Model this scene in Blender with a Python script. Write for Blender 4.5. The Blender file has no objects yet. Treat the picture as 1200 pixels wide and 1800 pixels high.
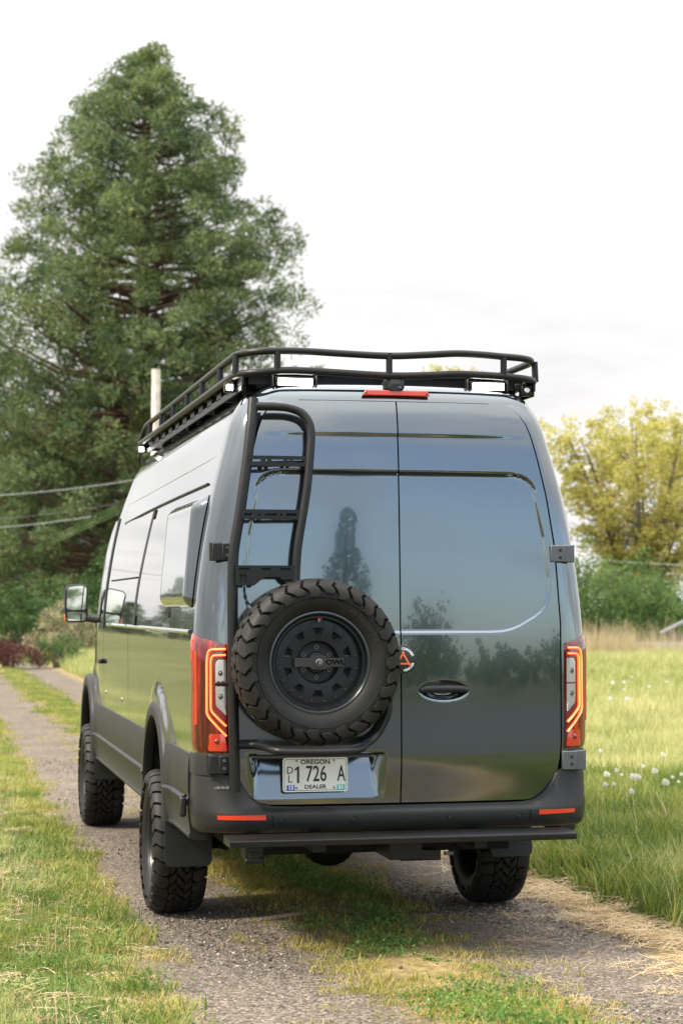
import bpy, bmesh, math, random
import numpy as np
from mathutils import Vector, Matrix

R = math.radians
random.seed(7)
RNG = np.random.default_rng(7)
SC = bpy.context.scene
COL = SC.collection

# ------------------------------------------------------------------ camera
cam_d = bpy.data.cameras.new('camera')
cam = bpy.data.objects.new('camera', cam_d)
COL.objects.link(cam)
cam.location = (-2.2566, -9.2501, 1.6618)
cam.rotation_euler = (math.pi / 2 + 0.0474, 0, -0.2098)
cam_d.sensor_fit = 'VERTICAL'
cam_d.sensor_height = 36
cam_d.sensor_width = 24
cam_d.lens = 3482 / 1800 * 36
cam_d.clip_start = 0.1
cam_d.clip_end = 3000
cam_d.dof.use_dof = True
cam_d.dof.focus_distance = 9.35
cam_d.dof.aperture_fstop = 4.2
SC.camera = cam

# ------------------------------------------------------------------ world, sun, exposure
SUN_DIR = Vector((-0.88, -0.10, 0.80)).normalized()      # towards the sun
SUN_EL = math.asin(SUN_DIR.z)
SUN_AZ = math.atan2(SUN_DIR.x, SUN_DIR.y)
wd = bpy.data.worlds.new('World')
SC.world = wd
wd.use_nodes = True
wt = wd.node_tree
wt.nodes.clear()
def wn(t, **k):
    n = wt.nodes.new(t)
    for a, b in k.items():
        setattr(n, a, b)
    return n
def wl(a, b):
    wt.links.new(a, b)
w_out = wn('ShaderNodeOutputWorld')
w_bg = wn('ShaderNodeBackground')
w_bg.inputs['Strength'].default_value = 0.15
w_sky = wn('ShaderNodeTexSky', sky_type='NISHITA')
w_sky.sun_disc = False
w_sky.sun_elevation = SUN_EL
w_sky.sun_rotation = SUN_AZ
w_sky.dust_density = 1.6
w_tc = wn('ShaderNodeTexCoord')
w_sep = wn('ShaderNodeSeparateXYZ')
wl(w_tc.outputs['Generated'], w_sep.inputs[0])
def wmath(op, a, b=None, c=None, clamp=False):
    n = wn('ShaderNodeMath', operation=op)
    n.use_clamp = clamp
    for i, v in enumerate((a, b, c)):
        if v is None:
            continue
        if isinstance(v, (int, float)):
            n.inputs[i].default_value = v
        else:
            wl(v, n.inputs[i])
    return n.outputs[0]
w_h = wmath('MAXIMUM', w_sep.outputs['Z'], 0.0)
w_den = wmath('ADD', w_h, 0.16)
w_px = wmath('DIVIDE', w_sep.outputs['X'], w_den)
w_py = wmath('DIVIDE', w_sep.outputs['Y'], w_den)
w_cmb = wn('ShaderNodeCombineXYZ')
wl(w_px, w_cmb.inputs[0]); wl(w_py, w_cmb.inputs[1])
w_n1 = wn('ShaderNodeTexNoise')
w_n1.inputs['Scale'].default_value = 0.8
w_n1.inputs['Detail'].default_value = 6
w_n1.inputs['Roughness'].default_value = 0.58
w_n1.inputs['Distortion'].default_value = 0.3
wl(w_cmb.outputs[0], w_n1.inputs['Vector'])
# the cloud deck is closed ahead and to the left, and breaks up into blue behind the camera
w_dir = wmath('MULTIPLY_ADD', w_sep.outputs['Y'], 0.26, 0.25)
w_dir = wmath('MULTIPLY_ADD', w_sep.outputs['X'], -0.14, w_dir)
w_dir = wmath('MULTIPLY_ADD', w_h, 0.30, w_dir)
w_cov = wmath('ADD', w_n1.outputs['Fac'], w_dir)
w_ramp = wn('ShaderNodeMapRange', interpolation_type='SMOOTHSTEP')
w_ramp.inputs['From Min'].default_value = 0.50
w_ramp.inputs['From Max'].default_value = 0.76
w_ramp.inputs['To Min'].default_value = 0.38
wl(w_cov, w_ramp.inputs['Value'])
w_cl = wn('ShaderNodeValToRGB')
w_cl.color_ramp.elements[0].position = 0.38
w_cl.color_ramp.elements[0].color = (4.0, 3.95, 3.95, 1)
w_cl.color_ramp.elements[1].position = 0.60
w_cl.color_ramp.elements[1].color = (5.2, 5.12, 5.08, 1)
wl(w_n1.outputs['Fac'], w_cl.inputs[0])
w_tint = wn('ShaderNodeMix', data_type='RGBA', blend_type='MULTIPLY')
w_tint.inputs[0].default_value = 1
wl(w_sky.outputs[0], w_tint.inputs[6])
w_tint.inputs[7].default_value = (2.0, 2.15, 2.22, 1)
w_mix = wn('ShaderNodeMix', data_type='RGBA')
wl(w_ramp.outputs[0], w_mix.inputs[0])
wl(w_tint.outputs[2], w_mix.inputs[6])
# an overcast deck is brighter overhead than at the horizon
w_zen = wmath('MULTIPLY_ADD', wmath('POWER', w_h, 2.0), 3.1, 0.80)
w_clz = wn('ShaderNodeVectorMath', operation='SCALE')
wl(w_cl.outputs[0], w_clz.inputs[0]); wl(w_zen, w_clz.inputs['Scale'])
wl(w_clz.outputs[0], w_mix.inputs[7])
wl(w_mix.outputs[2], w_bg.inputs['Color'])
wl(w_bg.outputs[0], w_out.inputs[0])

sun_d = bpy.data.lights.new('sun', 'SUN')
sun_d.energy = 3.6
sun_d.angle = R(9)
sun_d.color = (1.0, 0.90, 0.74)
sun = bpy.data.objects.new('sun', sun_d)
COL.objects.link(sun)
sun.rotation_euler = SUN_DIR.to_track_quat('Z', 'Y').to_euler()

SC.view_settings.view_transform = 'Standard'
SC.view_settings.look = 'None'
SC.view_settings.exposure = 0.85
SC.view_settings.gamma = 1
SC.view_settings.use_curve_mapping = False
SC.render.engine = 'CYCLES'
SC.cycles.use_denoising = True
SC.cycles.max_bounces = 8
SC.cycles.transparent_max_bounces = 8
SC.cycles.sample_clamp_indirect = 6

# ------------------------------------------------------------------ materials
MATS = {}
def nmat(name):
    m = bpy.data.materials.new(name)
    m.use_nodes = True
    nt = m.node_tree
    b = nt.nodes['Principled BSDF']
    MATS[name] = m
    return m, nt, b
def N(nt, t, **k):
    n = nt.nodes.new(t)
    for a, b in k.items():
        setattr(n, a, b)
    return n
def noise(nt, scale, detail=4, rough=0.55, vec=None, dist=0.0):
    n = N(nt, 'ShaderNodeTexNoise')
    n.inputs['Scale'].default_value = scale
    n.inputs['Detail'].default_value = detail
    n.inputs['Roughness'].default_value = rough
    n.inputs['Distortion'].default_value = dist
    if vec is not None:
        nt.links.new(vec, n.inputs['Vector'])
    return n
def ramp(nt, fac, stops):
    r = N(nt, 'ShaderNodeValToRGB')
    e = r.color_ramp.elements
    while len(e) < len(stops):
        e.new(0.5)
    for i, (p, c) in enumerate(stops):
        e[i].position = p
        e[i].color = (*c, 1) if len(c) == 3 else c
    nt.links.new(fac, r.inputs[0])
    return r
def bump(nt, b, height, strength, dist):
    n = N(nt, 'ShaderNodeBump')
    n.inputs['Strength'].default_value = strength
    n.inputs['Distance'].default_value = dist
    nt.links.new(height, n.inputs['Height'])
    nt.links.new(n.outputs[0], b.inputs['Normal'])
    return n
def wpos(nt):
    return N(nt, 'ShaderNodeNewGeometry').outputs['Position']
def simple(name, col, rough=0.5, metal=0.0, coat=0.0, spec=0.5, nscale=None, nvar=0.15, bscale=None, bstr=0.2, bdist=0.002, emis=None, estr=0):
    m, nt, b = nmat(name)
    b.inputs['Base Color'].default_value = (*col, 1)
    b.inputs['Roughness'].default_value = rough
    b.inputs['Metallic'].default_value = metal
    b.inputs['Coat Weight'].default_value = coat
    b.inputs['Coat Roughness'].default_value = 0.02
    b.inputs['Specular IOR Level'].default_value = spec
    tc = N(nt, 'ShaderNodeTexCoord').outputs['Object']
    if nscale:
        n = noise(nt, nscale, 5, 0.6, tc)
        lo = tuple(c * (1 - nvar) for c in col); hi = tuple(min(1, c * (1 + nvar)) for c in col)
        r = ramp(nt, n.outputs['Fac'], [(0.3, lo), (0.7, hi)])
        nt.links.new(r.outputs[0], b.inputs['Base Color'])
    if bscale:
        n = noise(nt, bscale, 2, 0.5, tc)
        bump(nt, b, n.outputs['Fac'], bstr, bdist)
    if emis:
        b.inputs['Emission Color'].default_value = (*emis, 1)
        b.inputs['Emission Strength'].default_value = estr
    return m
# van paint: dark grey metallic under clear coat
m, nt, b = nmat('paint')
b.inputs['Metallic'].default_value = 0.92
b.inputs['Roughness'].default_value = 0.11
b.inputs['Coat Weight'].default_value = 1.0
b.inputs['Coat Roughness'].default_value = 0.012
b.inputs['Coat IOR'].default_value = 1.75
tc = N(nt, 'ShaderNodeTexCoord').outputs['Object']
n = noise(nt, 900, 1, 0.5, tc)
r = ramp(nt, n.outputs['Fac'], [(0.3, (0.078, 0.096, 0.108)), (0.7, (0.098, 0.117, 0.130))])
nt.links.new(r.outputs[0], b.inputs['Base Color'])
nb = noise(nt, 3.0, 2, 0.5, tc)
bn = bump(nt, b, nb.outputs['Fac'], 0.05, 0.006)
nt.links.new(bn.outputs[0], b.inputs['Coat Normal'])
simple('plastic', (0.0155, 0.0160, 0.0160), 0.46, spec=0.27, nscale=6, nvar=0.12, bscale=420, bstr=0.35, bdist=0.0012)
simple('powder_coat', (0.009, 0.009, 0.009), 0.40, spec=0.28, nscale=20, nvar=0.15, bscale=600, bstr=0.25, bdist=0.0006)
simple('bar_grey', (0.030, 0.029, 0.027), 0.45, spec=0.3)
simple('black', (0.006, 0.006, 0.007), 0.7)
simple('gap', (0.003, 0.003, 0.003), 0.9, spec=0.1)
simple('chassis', (0.010, 0.0095, 0.009), 0.75, spec=0.15, nscale=8, nvar=0.4)
simple('rubber', (0.0150, 0.0142, 0.0126), 0.56, spec=0.22, nscale=7, nvar=0.50, bscale=160, bstr=0.15, bdist=0.001)
simple('rubber_print', (0.032, 0.030, 0.027), 0.5, spec=0.3)
simple('sidewall', (0.0110, 0.0104, 0.0095), 0.52, spec=0.24, nscale=5, nvar=0.45, bscale=200, bstr=0.12, bdist=0.001)
simple('groove', (0.005, 0.005, 0.005), 0.9, spec=0.15)  # near-black colour puts shade into the gaps between tread lugs
simple('wheel_paint', (0.007, 0.0085, 0.0095), 0.32, spec=0.32, nscale=12, nvar=0.12)
simple('wheel_lip', (0.055, 0.062, 0.068), 0.30, metal=0.6)
simple('steel', (0.22, 0.22, 0.215), 0.35, metal=1.0, nscale=60, nvar=0.2)
simple('zinc', (0.10, 0.105, 0.11), 0.4, metal=0.5)
simple('glass_dark', (0.012, 0.014, 0.015), 0.015, coat=1.0, spec=0.8)
simple('mirror', (0.80, 0.82, 0.84), 0.02, metal=1.0)
simple('red_lens', (0.15, 0.006, 0.004), 0.06, coat=1.0, nscale=3, nvar=0.35)
simple('red_dark', (0.13, 0.007, 0.005), 0.12, coat=1.0)
simple('red_amber', (0.34, 0.022, 0.008), 0.10, coat=1.0, emis=(1.0, 0.06, 0.010), estr=0.06)
simple('led_core', (1.0, 0.3, 0.1), 0.3, emis=(1.0, 0.23, 0.065), estr=1.25)
simple('led_strip', (0.9, 0.20, 0.06), 0.3, emis=(1.0, 0.09, 0.015), estr=0.75)
simple('clear_lens', (0.42, 0.42, 0.41), 0.12, metal=0.55, coat=1.0)
simple('reflector', (0.55, 0.030, 0.012), 0.18, coat=1.0)
simple('brake_lens', (0.60, 0.035, 0.012), 0.22, coat=0.6)
simple('amber', (0.62, 0.16, 0.03), 0.25, coat=0.6)
simple('plate_white', (0.72, 0.71, 0.66), 0.42, nscale=14, nvar=0.06)
simple('plate_ink', (0.015, 0.018, 0.020), 0.5)
simple('plate_frame', (0.02, 0.02, 0.02), 0.4)
simple('sticker_blue', (0.03, 0.08, 0.42), 0.4)
simple('sticker_teal', (0.05, 0.45, 0.40), 0.4)
simple('sticker_print', (0.85, 0.86, 0.86), 0.4)
simple('badge_black', (0.012, 0.012, 0.013), 0.4)
simple('badge_orange', (0.80, 0.16, 0.02), 0.4)
simple('work_light', (1, 1, 1), 0.3, emis=(1.0, 0.96, 0.90), estr=9.0)
simple('red_cap', (0.55, 0.03, 0.02), 0.4)
simple('pole_wood', (0.62, 0.53, 0.46), 0.85, nscale=2.5, nvar=0.3, bscale=30, bstr=0.5, bdist=0.02)
simple('wire', (0.10, 0.10, 0.10), 0.6)
simple('wire_bright', (0.42, 0.43, 0.42), 0.5)
simple('fence_wood', (0.40, 0.36, 0.34), 0.9, nscale=3, nvar=0.3)
simple('shed_wood', (0.20, 0.15, 0.13), 0.9, nscale=2, nvar=0.3)
simple('shed_roof', (0.11, 0.12, 0.13), 0.7, nscale=2, nvar=0.3)
simple('bark_red', (0.11, 0.065, 0.045), 0.95, nscale=1.5, nvar=0.4, bscale=12, bstr=0.7, bdist=0.05)
simple('bark_grey', (0.13, 0.11, 0.085), 0.95, nscale=1.5, nvar=0.4, bscale=12, bstr=0.7, bdist=0.05)
simple('asphalt', (0.045, 0.046, 0.047), 0.85, nscale=0.8, nvar=0.3, bscale=60, bstr=0.4, bdist=0.01)

def leaf_mat(name, cols, trans=0.35, patch=0.35, rough=0.6):
    """foliage: colour varies by world-space patches and per leaf/instance; part of the light passes through"""
    m, nt, b = nmat(name)
    geo = N(nt, 'ShaderNodeNewGeometry')
    n1 = noise(nt, patch, 3, 0.6, geo.outputs['Position'])
    rnd = geo.outputs['Random Per Island']
    mx = N(nt, 'ShaderNodeMath', operation='MULTIPLY_ADD')
    nt.links.new(rnd, mx.inputs[0])
    mx.inputs[1].default_value = 0.42
    nt.links.new(n1.outputs['Fac'], mx.inputs[2])
    sb = N(nt, 'ShaderNodeMath', operation='SUBTRACT')
    nt.links.new(mx.outputs[0], sb.inputs[0]); sb.inputs[1].default_value = 0.21
    k = len(cols)
    r = ramp(nt, sb.outputs[0], [(0.22 + 0.56 * i / (k - 1), c) for i, c in enumerate(cols)])
    nt.links.new(r.outputs[0], b.inputs['Base Color'])
    b.inputs['Roughness'].default_value = rough
    b.inputs['Specular IOR Level'].default_value = 0.25
    tr = N(nt, 'ShaderNodeBsdfTranslucent')
    hs = N(nt, 'ShaderNodeHueSaturation')
    hs.inputs['Value'].default_value = 1.5
    hs.inputs['Saturation'].default_value = 1.1
    nt.links.new(r.outputs[0], hs.inputs['Color'])
    nt.links.new(hs.outputs[0], tr.inputs['Color'])
    ms = N(nt, 'ShaderNodeMixShader')
    ms.inputs[0].default_value = trans
    nt.links.new(b.outputs[0], ms.inputs[1]); nt.links.new(tr.outputs[0], ms.inputs[2])
    nt.links.new(ms.outputs[0], nt.nodes['Material Output'].inputs[0])
    return m
leaf_mat('conifer_leaf', [(0.036, 0.064, 0.032), (0.074, 0.112, 0.048), (0.128, 0.166, 0.064), (0.195, 0.218, 0.080)], 0.30, 0.5)
leaf_mat('conifer_dark', [(0.034, 0.060, 0.032), (0.060, 0.095, 0.045), (0.095, 0.135, 0.055)], 0.25, 0.5)
leaf_mat('spring_leaf', [(0.24, 0.235, 0.065), (0.39, 0.36, 0.11), (0.52, 0.465, 0.17)], 0.45, 0.4)
leaf_mat('hedge_leaf', [(0.045, 0.085, 0.028), (0.090, 0.150, 0.045), (0.155, 0.225, 0.070)], 0.4, 0.8)
leaf_mat('shrub_dark', [(0.022, 0.05, 0.016), (0.05, 0.10, 0.028), (0.085, 0.14, 0.035)], 0.3, 1.0)
leaf_mat('shrub_red', [(0.035, 0.010, 0.012), (0.07, 0.016, 0.018), (0.11, 0.03, 0.03)], 0.25, 1.0)
leaf_mat('blossom', [(0.07, 0.09, 0.03), (0.26, 0.23, 0.13), (0.48, 0.42, 0.29)], 0.3, 2.0)
leaf_mat('grass_lush', [(0.055, 0.100, 0.020), (0.115, 0.165, 0.034), (0.215, 0.245, 0.060), (0.35, 0.335, 0.115)], 0.36, 1.1)
leaf_mat('grass_pale', [(0.14, 0.185, 0.05), (0.27, 0.295, 0.10), (0.42, 0.41, 0.18), (0.54, 0.49, 0.27)], 0.38, 0.9)
leaf_mat('grass_yellow', [(0.17, 0.175, 0.04), (0.31, 0.265, 0.075), (0.44, 0.36, 0.13)], 0.35, 2.0)
leaf_mat('straw', [(0.40, 0.29, 0.15), (0.56, 0.43, 0.25), (0.68, 0.55, 0.36)], 0.2, 2.5)
leaf_mat('weed_leaf', [(0.060, 0.115, 0.030), (0.11, 0.19, 0.045), (0.18, 0.27, 0.065)], 0.35, 2.5)
leaf_mat('dandelion_fluff', [(0.55, 0.54, 0.50), (0.66, 0.65, 0.61)], 0.4, 3)
leaf_mat('reed', [(0.30, 0.24, 0.14), (0.45, 0.38, 0.24)], 0.3, 1)

m = MATS['red_lens']; nt = m.node_tree; b = nt.nodes['Principled BSDF']
mp = N(nt, 'ShaderNodeMapping'); mp.inputs['Scale'].default_value = (26, 26, 2.2)
nt.links.new(N(nt, 'ShaderNodeTexCoord').outputs['Object'], mp.inputs['Vector'])
r = ramp(nt, noise(nt, 1.0, 3, 0.6, mp.outputs[0]).outputs['Fac'], [(0.36, (0.030, 0.002, 0.002)), (0.52, (0.13, 0.006, 0.004)), (0.66, (0.42, 0.022, 0.010))])
nt.links.new(r.outputs[0], b.inputs['Base Color'])
m = MATS['paint']; nt = m.node_tree; b = nt.nodes['Principled BSDF']
tc = N(nt, 'ShaderNodeTexCoord').outputs['Object']
sp = N(nt, 'ShaderNodeSeparateXYZ'); nt.links.new(tc, sp.inputs[0])
mr = N(nt, 'ShaderNodeMapRange', interpolation_type='SMOOTHSTEP'); mr.inputs['From Min'].default_value = 1.45; mr.inputs['From Max'].default_value = 0.85
mr.inputs['To Min'].default_value = 0.0; mr.inputs['To Max'].default_value = 1.0
nt.links.new(sp.outputs[2], mr.inputs['Value'])
fn = noise(nt, 5.0, 5, 0.7, tc)
mm = N(nt, 'ShaderNodeMath', operation='MULTIPLY'); nt.links.new(mr.outputs[0], mm.inputs[0]); nt.links.new(fn.outputs['Fac'], mm.inputs[1])
ma = N(nt, 'ShaderNodeMath', operation='MULTIPLY_ADD'); nt.links.new(mm.outputs[0], ma.inputs[0]); ma.inputs[1].default_value = 0.22; ma.inputs[2].default_value = 0.012
nt.links.new(ma.outputs[0], b.inputs['Coat Roughness'])

# ------------------------------------------------------------------ mesh helpers
class MB:
    def __init__(s):
        s.v = []; s.f = []
    def add(s, verts, faces):
        o = len(s.v)
        s.v.extend([tuple(map(float, p)) for p in verts])
        s.f.extend([tuple(i + o for i in f) for f in faces])
        return s
    def box(s, c, d, rot=None):
        x, y, z = d[0] / 2, d[1] / 2, d[2] / 2
        vs = [Vector((sx * x, sy * y, sz * z)) for sz in (-1, 1) for sy in (-1, 1) for sx in (-1, 1)]
        if rot is not None:
            vs = [rot @ v for v in vs]
        vs = [v + Vector(c) for v in vs]
        return s.add(vs, [(0, 2, 3, 1), (4, 5, 7, 6), (0, 1, 5, 4), (2, 6, 7, 3), (0, 4, 6, 2), (1, 3, 7, 5)])
    def grid(s, P, flip=False, closed_u=False):
        """P: array (n, m, 3)"""
        P = np.asarray(P, float); n, m = P.shape[:2]
        fs = []
        for i in range(n - 1):
            for j in range(m if closed_u else m - 1):
                k = (j + 1) % m
                q = (i * m + j, i * m + k, (i + 1) * m + k, (i + 1) * m + j)
                fs.append(q[::-1] if flip else q)
        return s.add(P.reshape(-1, 3), fs)
    def tube(s, pts, r, seg=12, caps=True, smooth=0):
        pts = [Vector(p) for p in pts]
        if smooth:
            pts = catmull(pts, smooth)
        n = len(pts)
        rs = r if hasattr(r, '__len__') else [r] * n
        if len(rs) != n:
            rs = np.interp(np.linspace(0, 1, n), np.linspace(0, 1, len(rs)), rs)
        up = None; rings = []
        for i, p in enumerate(pts):
            t = (pts[min(i + 1, n - 1)] - pts[max(i - 1, 0)]).normalized()
            if up is None:
                a = Vector((0, 0, 1)) if abs(t.z) < 0.9 else Vector((0, 1, 0))
                up = (a - t * a.dot(t)).normalized()
            else:
                up = (up - t * up.dot(t))
                up = up.normalized() if up.length > 1e-6 else t.orthogonal().normalized()
            b = t.cross(up)
            rings.append([p + (up * math.cos(2 * math.pi * k / seg) + b * math.sin(2 * math.pi * k / seg)) * rs[i] for k in range(seg)])
        o = len(s.v)
        for rg in rings:
            s.v.extend([tuple(v) for v in rg])
        for i in range(n - 1):
            for k in range(seg):
                a, b2 = o + i * seg + k, o + i * seg + (k + 1) % seg
                s.f.append((a, a + seg, b2 + seg, b2))
        if caps:
            s.f.append(tuple(o + k for k in range(seg)))
            s.f.append(tuple(o + (n - 1) * seg + k for k in reversed(range(seg))))
        return s
    def lathe(s, prof, seg=48, axis='Y', center=(0, 0, 0), closed=False):
        """prof: list of (a, r) along axis"""
        o = len(s.v); m = len(prof)
        for k in range(seg):
            th = 2 * math.pi * k / seg; c, sn = math.cos(th), math.sin(th)
            for a, r in prof:
                if axis == 'Y':
                    p = (r * c, a, r * sn)
                elif axis == 'X':
                    p = (a, r * c, r * sn)
                else:
                    p = (r * c, r * sn, a)
                s.v.append((p[0] + center[0], p[1] + center[1], p[2] + center[2]))
        for k in range(seg):
            k2 = (k + 1) % seg
            for j in range(m if closed else m - 1):
                j2 = (j + 1) % m
                s.f.append((o + k * m + j, o + k2 * m + j, o + k2 * m + j2, o + k * m + j2))
        return s
    def prism(s, poly, d, origin, ux, uy, un):
        """poly of 2-D points, placed at origin with axes ux, uy, extruded d along un"""
        o = Vector(origin); ux, uy, un = Vector(ux), Vector(uy), Vector(un)
        a = [o + ux * p[0] + uy * p[1] for p in poly]
        b = [p + un * d for p in a]
        k = len(poly)
        return s.add(a + b, [tuple(range(k)), tuple(range(2 * k - 1, k - 1, -1))] + [(i, i + k, (i + 1) % k + k, (i + 1) % k) for i in range(k)])
def catmull(pts, sub):
    P = [pts[0] * 2 - pts[1]] + list(pts) + [pts[-1] * 2 - pts[-2]]
    out = []
    for i in range(1, len(P) - 2):
        p0, p1, p2, p3 = P[i - 1], P[i], P[i + 1], P[i + 2]
        for k in range(sub):
            t = k / sub
            out.append(0.5 * ((2 * p1) + (p2 - p0) * t + (2 * p0 - 5 * p1 + 4 * p2 - p3) * t * t + (3 * p1 - p0 - 3 * p2 + p3) * t ** 3))
    out.append(P[-2])
    return out
def link_mesh(name, me, mat, parent=None, angle=35, smooth=True):
    o = bpy.data.objects.new(name, me)
    COL.objects.link(o)
    if mat is not None and not me.materials:
        me.materials.append(MATS[mat] if isinstance(mat, str) else mat)
    if smooth:
        me.shade_smooth()
        me.set_sharp_from_angle(angle=R(angle))
    if parent is not None:
        o.parent = parent
    return o
def obj(name, mb, mat, parent=None, bevel=0, angle=35, smooth=True, fix=True):
    me = bpy.data.meshes.new(name)
    me.from_pydata(mb.v, [], mb.f)
    if fix:
        bm = bmesh.new(); bm.from_mesh(me)
        bmesh.ops.recalc_face_normals(bm, faces=bm.faces)
        bm.to_mesh(me); bm.free()
    o = link_mesh(name, me, mat, parent, angle, smooth)
    if bevel:
        md = o.modifiers.new('bevel', 'BEVEL')
        md.width = bevel; md.segments = 2; md.limit_method = 'ANGLE'; md.angle_limit = R(40)
    return o
def np_mesh(name, V, F):
    """fast mesh from numpy: V (n,3), F (m,4) or (m,3)"""
    me = bpy.data.meshes.new(name)
    n, m, k = len(V), len(F), F.shape[1]
    me.vertices.add(n); me.vertices.foreach_set('co', np.ascontiguousarray(V, np.float32).ravel())
    me.loops.add(m * k); me.loops.foreach_set('vertex_index', np.ascontiguousarray(F, np.int32).ravel())
    me.polygons.add(m)
    me.polygons.foreach_set('loop_start', np.arange(0, m * k, k, dtype=np.int32))
    me.update(calc_edges=True)
    return me
def tag(o, label=None, cat=None, group=None, kind=None):
    if label: o['label'] = label
    if cat: o['category'] = cat
    if group: o['group'] = group
    if kind: o['kind'] = kind
    return o
def empty(name, loc=(0, 0, 0), rz=0):
    o = bpy.data.objects.new(name, None)
    o.empty_display_size = 0.2
    COL.objects.link(o)
    o.location = loc; o.rotation_euler = (0, 0, rz)
    return o
def copy_obj(o, parent=None):
    c = o.copy(); COL.objects.link(c); c.parent = parent
    return c
def copy_tree(o, parent=None):
    kids = list(o.children)
    c = copy_obj(o, parent)
    for k in kids:
        copy_tree(k, c)
    return c
def text_geo(body, size, depth=0.0, align='CENTER', sx=1.0, bold=0.0):
    cu = bpy.data.curves.new('t', 'FONT')
    cu.body = body; cu.size = size; cu.extrude = depth; cu.align_x = align; cu.align_y = 'CENTER'
    cu.resolution_u = 3; cu.offset = bold
    ob = bpy.data.objects.new('t', cu)
    COL.objects.link(ob)
    dg = bpy.context.evaluated_depsgraph_get(); dg.update()
    me = bpy.data.meshes.new_from_object(ob.evaluated_get(dg))
    vs = [(v.co.x * sx, v.co.y, v.co.z) for v in me.vertices]
    fs = [tuple(p.vertices) for p in me.polygons]
    bpy.data.objects.remove(ob); bpy.data.curves.remove(cu); bpy.data.meshes.remove(me)
    return vs, fs
def smooth(a, b, x):
    t = np.clip((np.asarray(x, float) - a) / (b - a), 0, 1)
    return t * t * (3 - 2 * t)

# ================================================================== SETTING: ground and track
def ground_height(x, y):
    x = np.asarray(x, float); y = np.asarray(y, float)
    verge = 0.05 * smooth(1.25, 1.9, np.abs(x)) + 0.05 * smooth(2.0, 6.0, np.abs(x))
    und = 0.04 * np.sin(x * 0.7 + 1.3) * np.cos(y * 0.45 + 0.4) * smooth(1.6, 4.0, np.abs(x))
    return verge + und
m, nt, b = nmat('soil')
pos = wpos(nt)
n1 = noise(nt, 0.25, 4, 0.6, pos); n2 = noise(nt, 3.0, 5, 0.65, pos)
mixf = N(nt, 'ShaderNodeMath', operation='MULTIPLY_ADD')
nt.links.new(n1.outputs['Fac'], mixf.inputs[0]); mixf.inputs[1].default_value = 0.5
ml = N(nt, 'ShaderNodeMath', operation='MULTIPLY'); nt.links.new(n2.outputs['Fac'], ml.inputs[0]); ml.inputs[1].default_value = 0.5
nt.links.new(ml.outputs[0], mixf.inputs[2])
r = ramp(nt, mixf.outputs[0], [(0.30, (0.040, 0.048, 0.018)), (0.45, (0.068, 0.076, 0.026)), (0.55, (0.098, 0.100, 0.038)), (0.72, (0.135, 0.125, 0.060))])
nt.links.new(r.outputs[0], b.inputs['Base Color'])
b.inputs['Roughness'].default_value = 0.95
b.inputs['Specular IOR Level'].default_value = 0.1
bump(nt, b, n2.outputs['Fac'], 0.6, 0.05)

m, nt, b = nmat('gravel')
pos = wpos(nt)
sep = N(nt, 'ShaderNodeSeparateXYZ'); nt.links.new(pos, sep.inputs[0])
v1 = N(nt, 'ShaderNodeTexVoronoi'); v1.inputs['Scale'].default_value = 75; nt.links.new(pos, v1.inputs['Vector'])
v2 = N(nt, 'ShaderNodeTexVoronoi'); v2.inputs['Scale'].default_value = 160; nt.links.new(pos, v2.inputs['Vector'])
bw = N(nt, 'ShaderNodeSeparateColor'); nt.links.new(v1.outputs['Color'], bw.inputs[0])
stone = ramp(nt, bw.outputs[0], [(0.0, (0.070, 0.058, 0.046)), (0.35, (0.118, 0.099, 0.080)), (0.7, (0.172, 0.147, 0.121)), (0.93, (0.27, 0.235, 0.20)), (1.0, (0.30, 0.21, 0.15))])
n3 = noise(nt, 1.3, 4, 0.6, pos)
tone = ramp(nt, n3.outputs['Fac'], [(0.3, (0.76, 0.75, 0.72)), (0.7, (1.10, 1.07, 1.02))])
mu = N(nt, 'ShaderNodeMix', data_type='RGBA', blend_type='MULTIPLY'); mu.inputs[0].default_value = 1
nt.links.new(stone.outputs[0], mu.inputs[6]); nt.links.new(tone.outputs[0], mu.inputs[7])
# dirt and moss where the wheels do not run: middle strip and edges
ab = N(nt, 'ShaderNodeMath', operation='ABSOLUTE'); nt.links.new(sep.outputs[0], ab.inputs[0])
n4 = noise(nt, 2.2, 5, 0.65, pos)
w4 = N(nt, 'ShaderNodeMath', operation='MULTIPLY_ADD'); nt.links.new(n4.outputs['Fac'], w4.inputs[0]); w4.inputs[1].default_value = 0.55; w4.inputs[2].default_value = -0.275
adj = N(nt, 'ShaderNodeMath', operation='ADD'); nt.links.new(ab.outputs[0], adj.inputs[0]); nt.links.new(w4.outputs[0], adj.inputs[1])
mid = N(nt, 'ShaderNodeMapRange', interpolation_type='SMOOTHSTEP'); mid.inputs['From Min'].default_value = 0.36; mid.inputs['From Max'].default_value = 0.12
nt.links.new(adj.outputs[0], mid.inputs['Value'])
edge = N(nt, 'ShaderNodeMapRange', interpolation_type='SMOOTHSTEP'); edge.inputs['From Min'].default_value = 1.08; edge.inputs['From Max'].default_value = 1.4
nt.links.new(adj.outputs[0], edge.inputs['Value'])
mxm = N(nt, 'ShaderNodeMath', operation='MAXIMUM'); nt.links.new(mid.outputs[0], mxm.inputs[0]); nt.links.new(edge.outputs[0], mxm.inputs[1])
dirt = ramp(nt, noise(nt, 14, 4, 0.7, pos).outputs['Fac'], [(0.3, (0.14, 0.105, 0.05)), (0.55, (0.28, 0.21, 0.09)), (0.75, (0.36, 0.28, 0.13))])
mg = N(nt, 'ShaderNodeMix', data_type='RGBA'); nt.links.new(mxm.outputs[0], mg.inputs[0])
nt.links.new(mu.outputs[2], mg.inputs[6]); nt.links.new(dirt.outputs[0], mg.inputs[7])
nt.links.new(mg.outputs[2], b.inputs['Base Color'])
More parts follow.
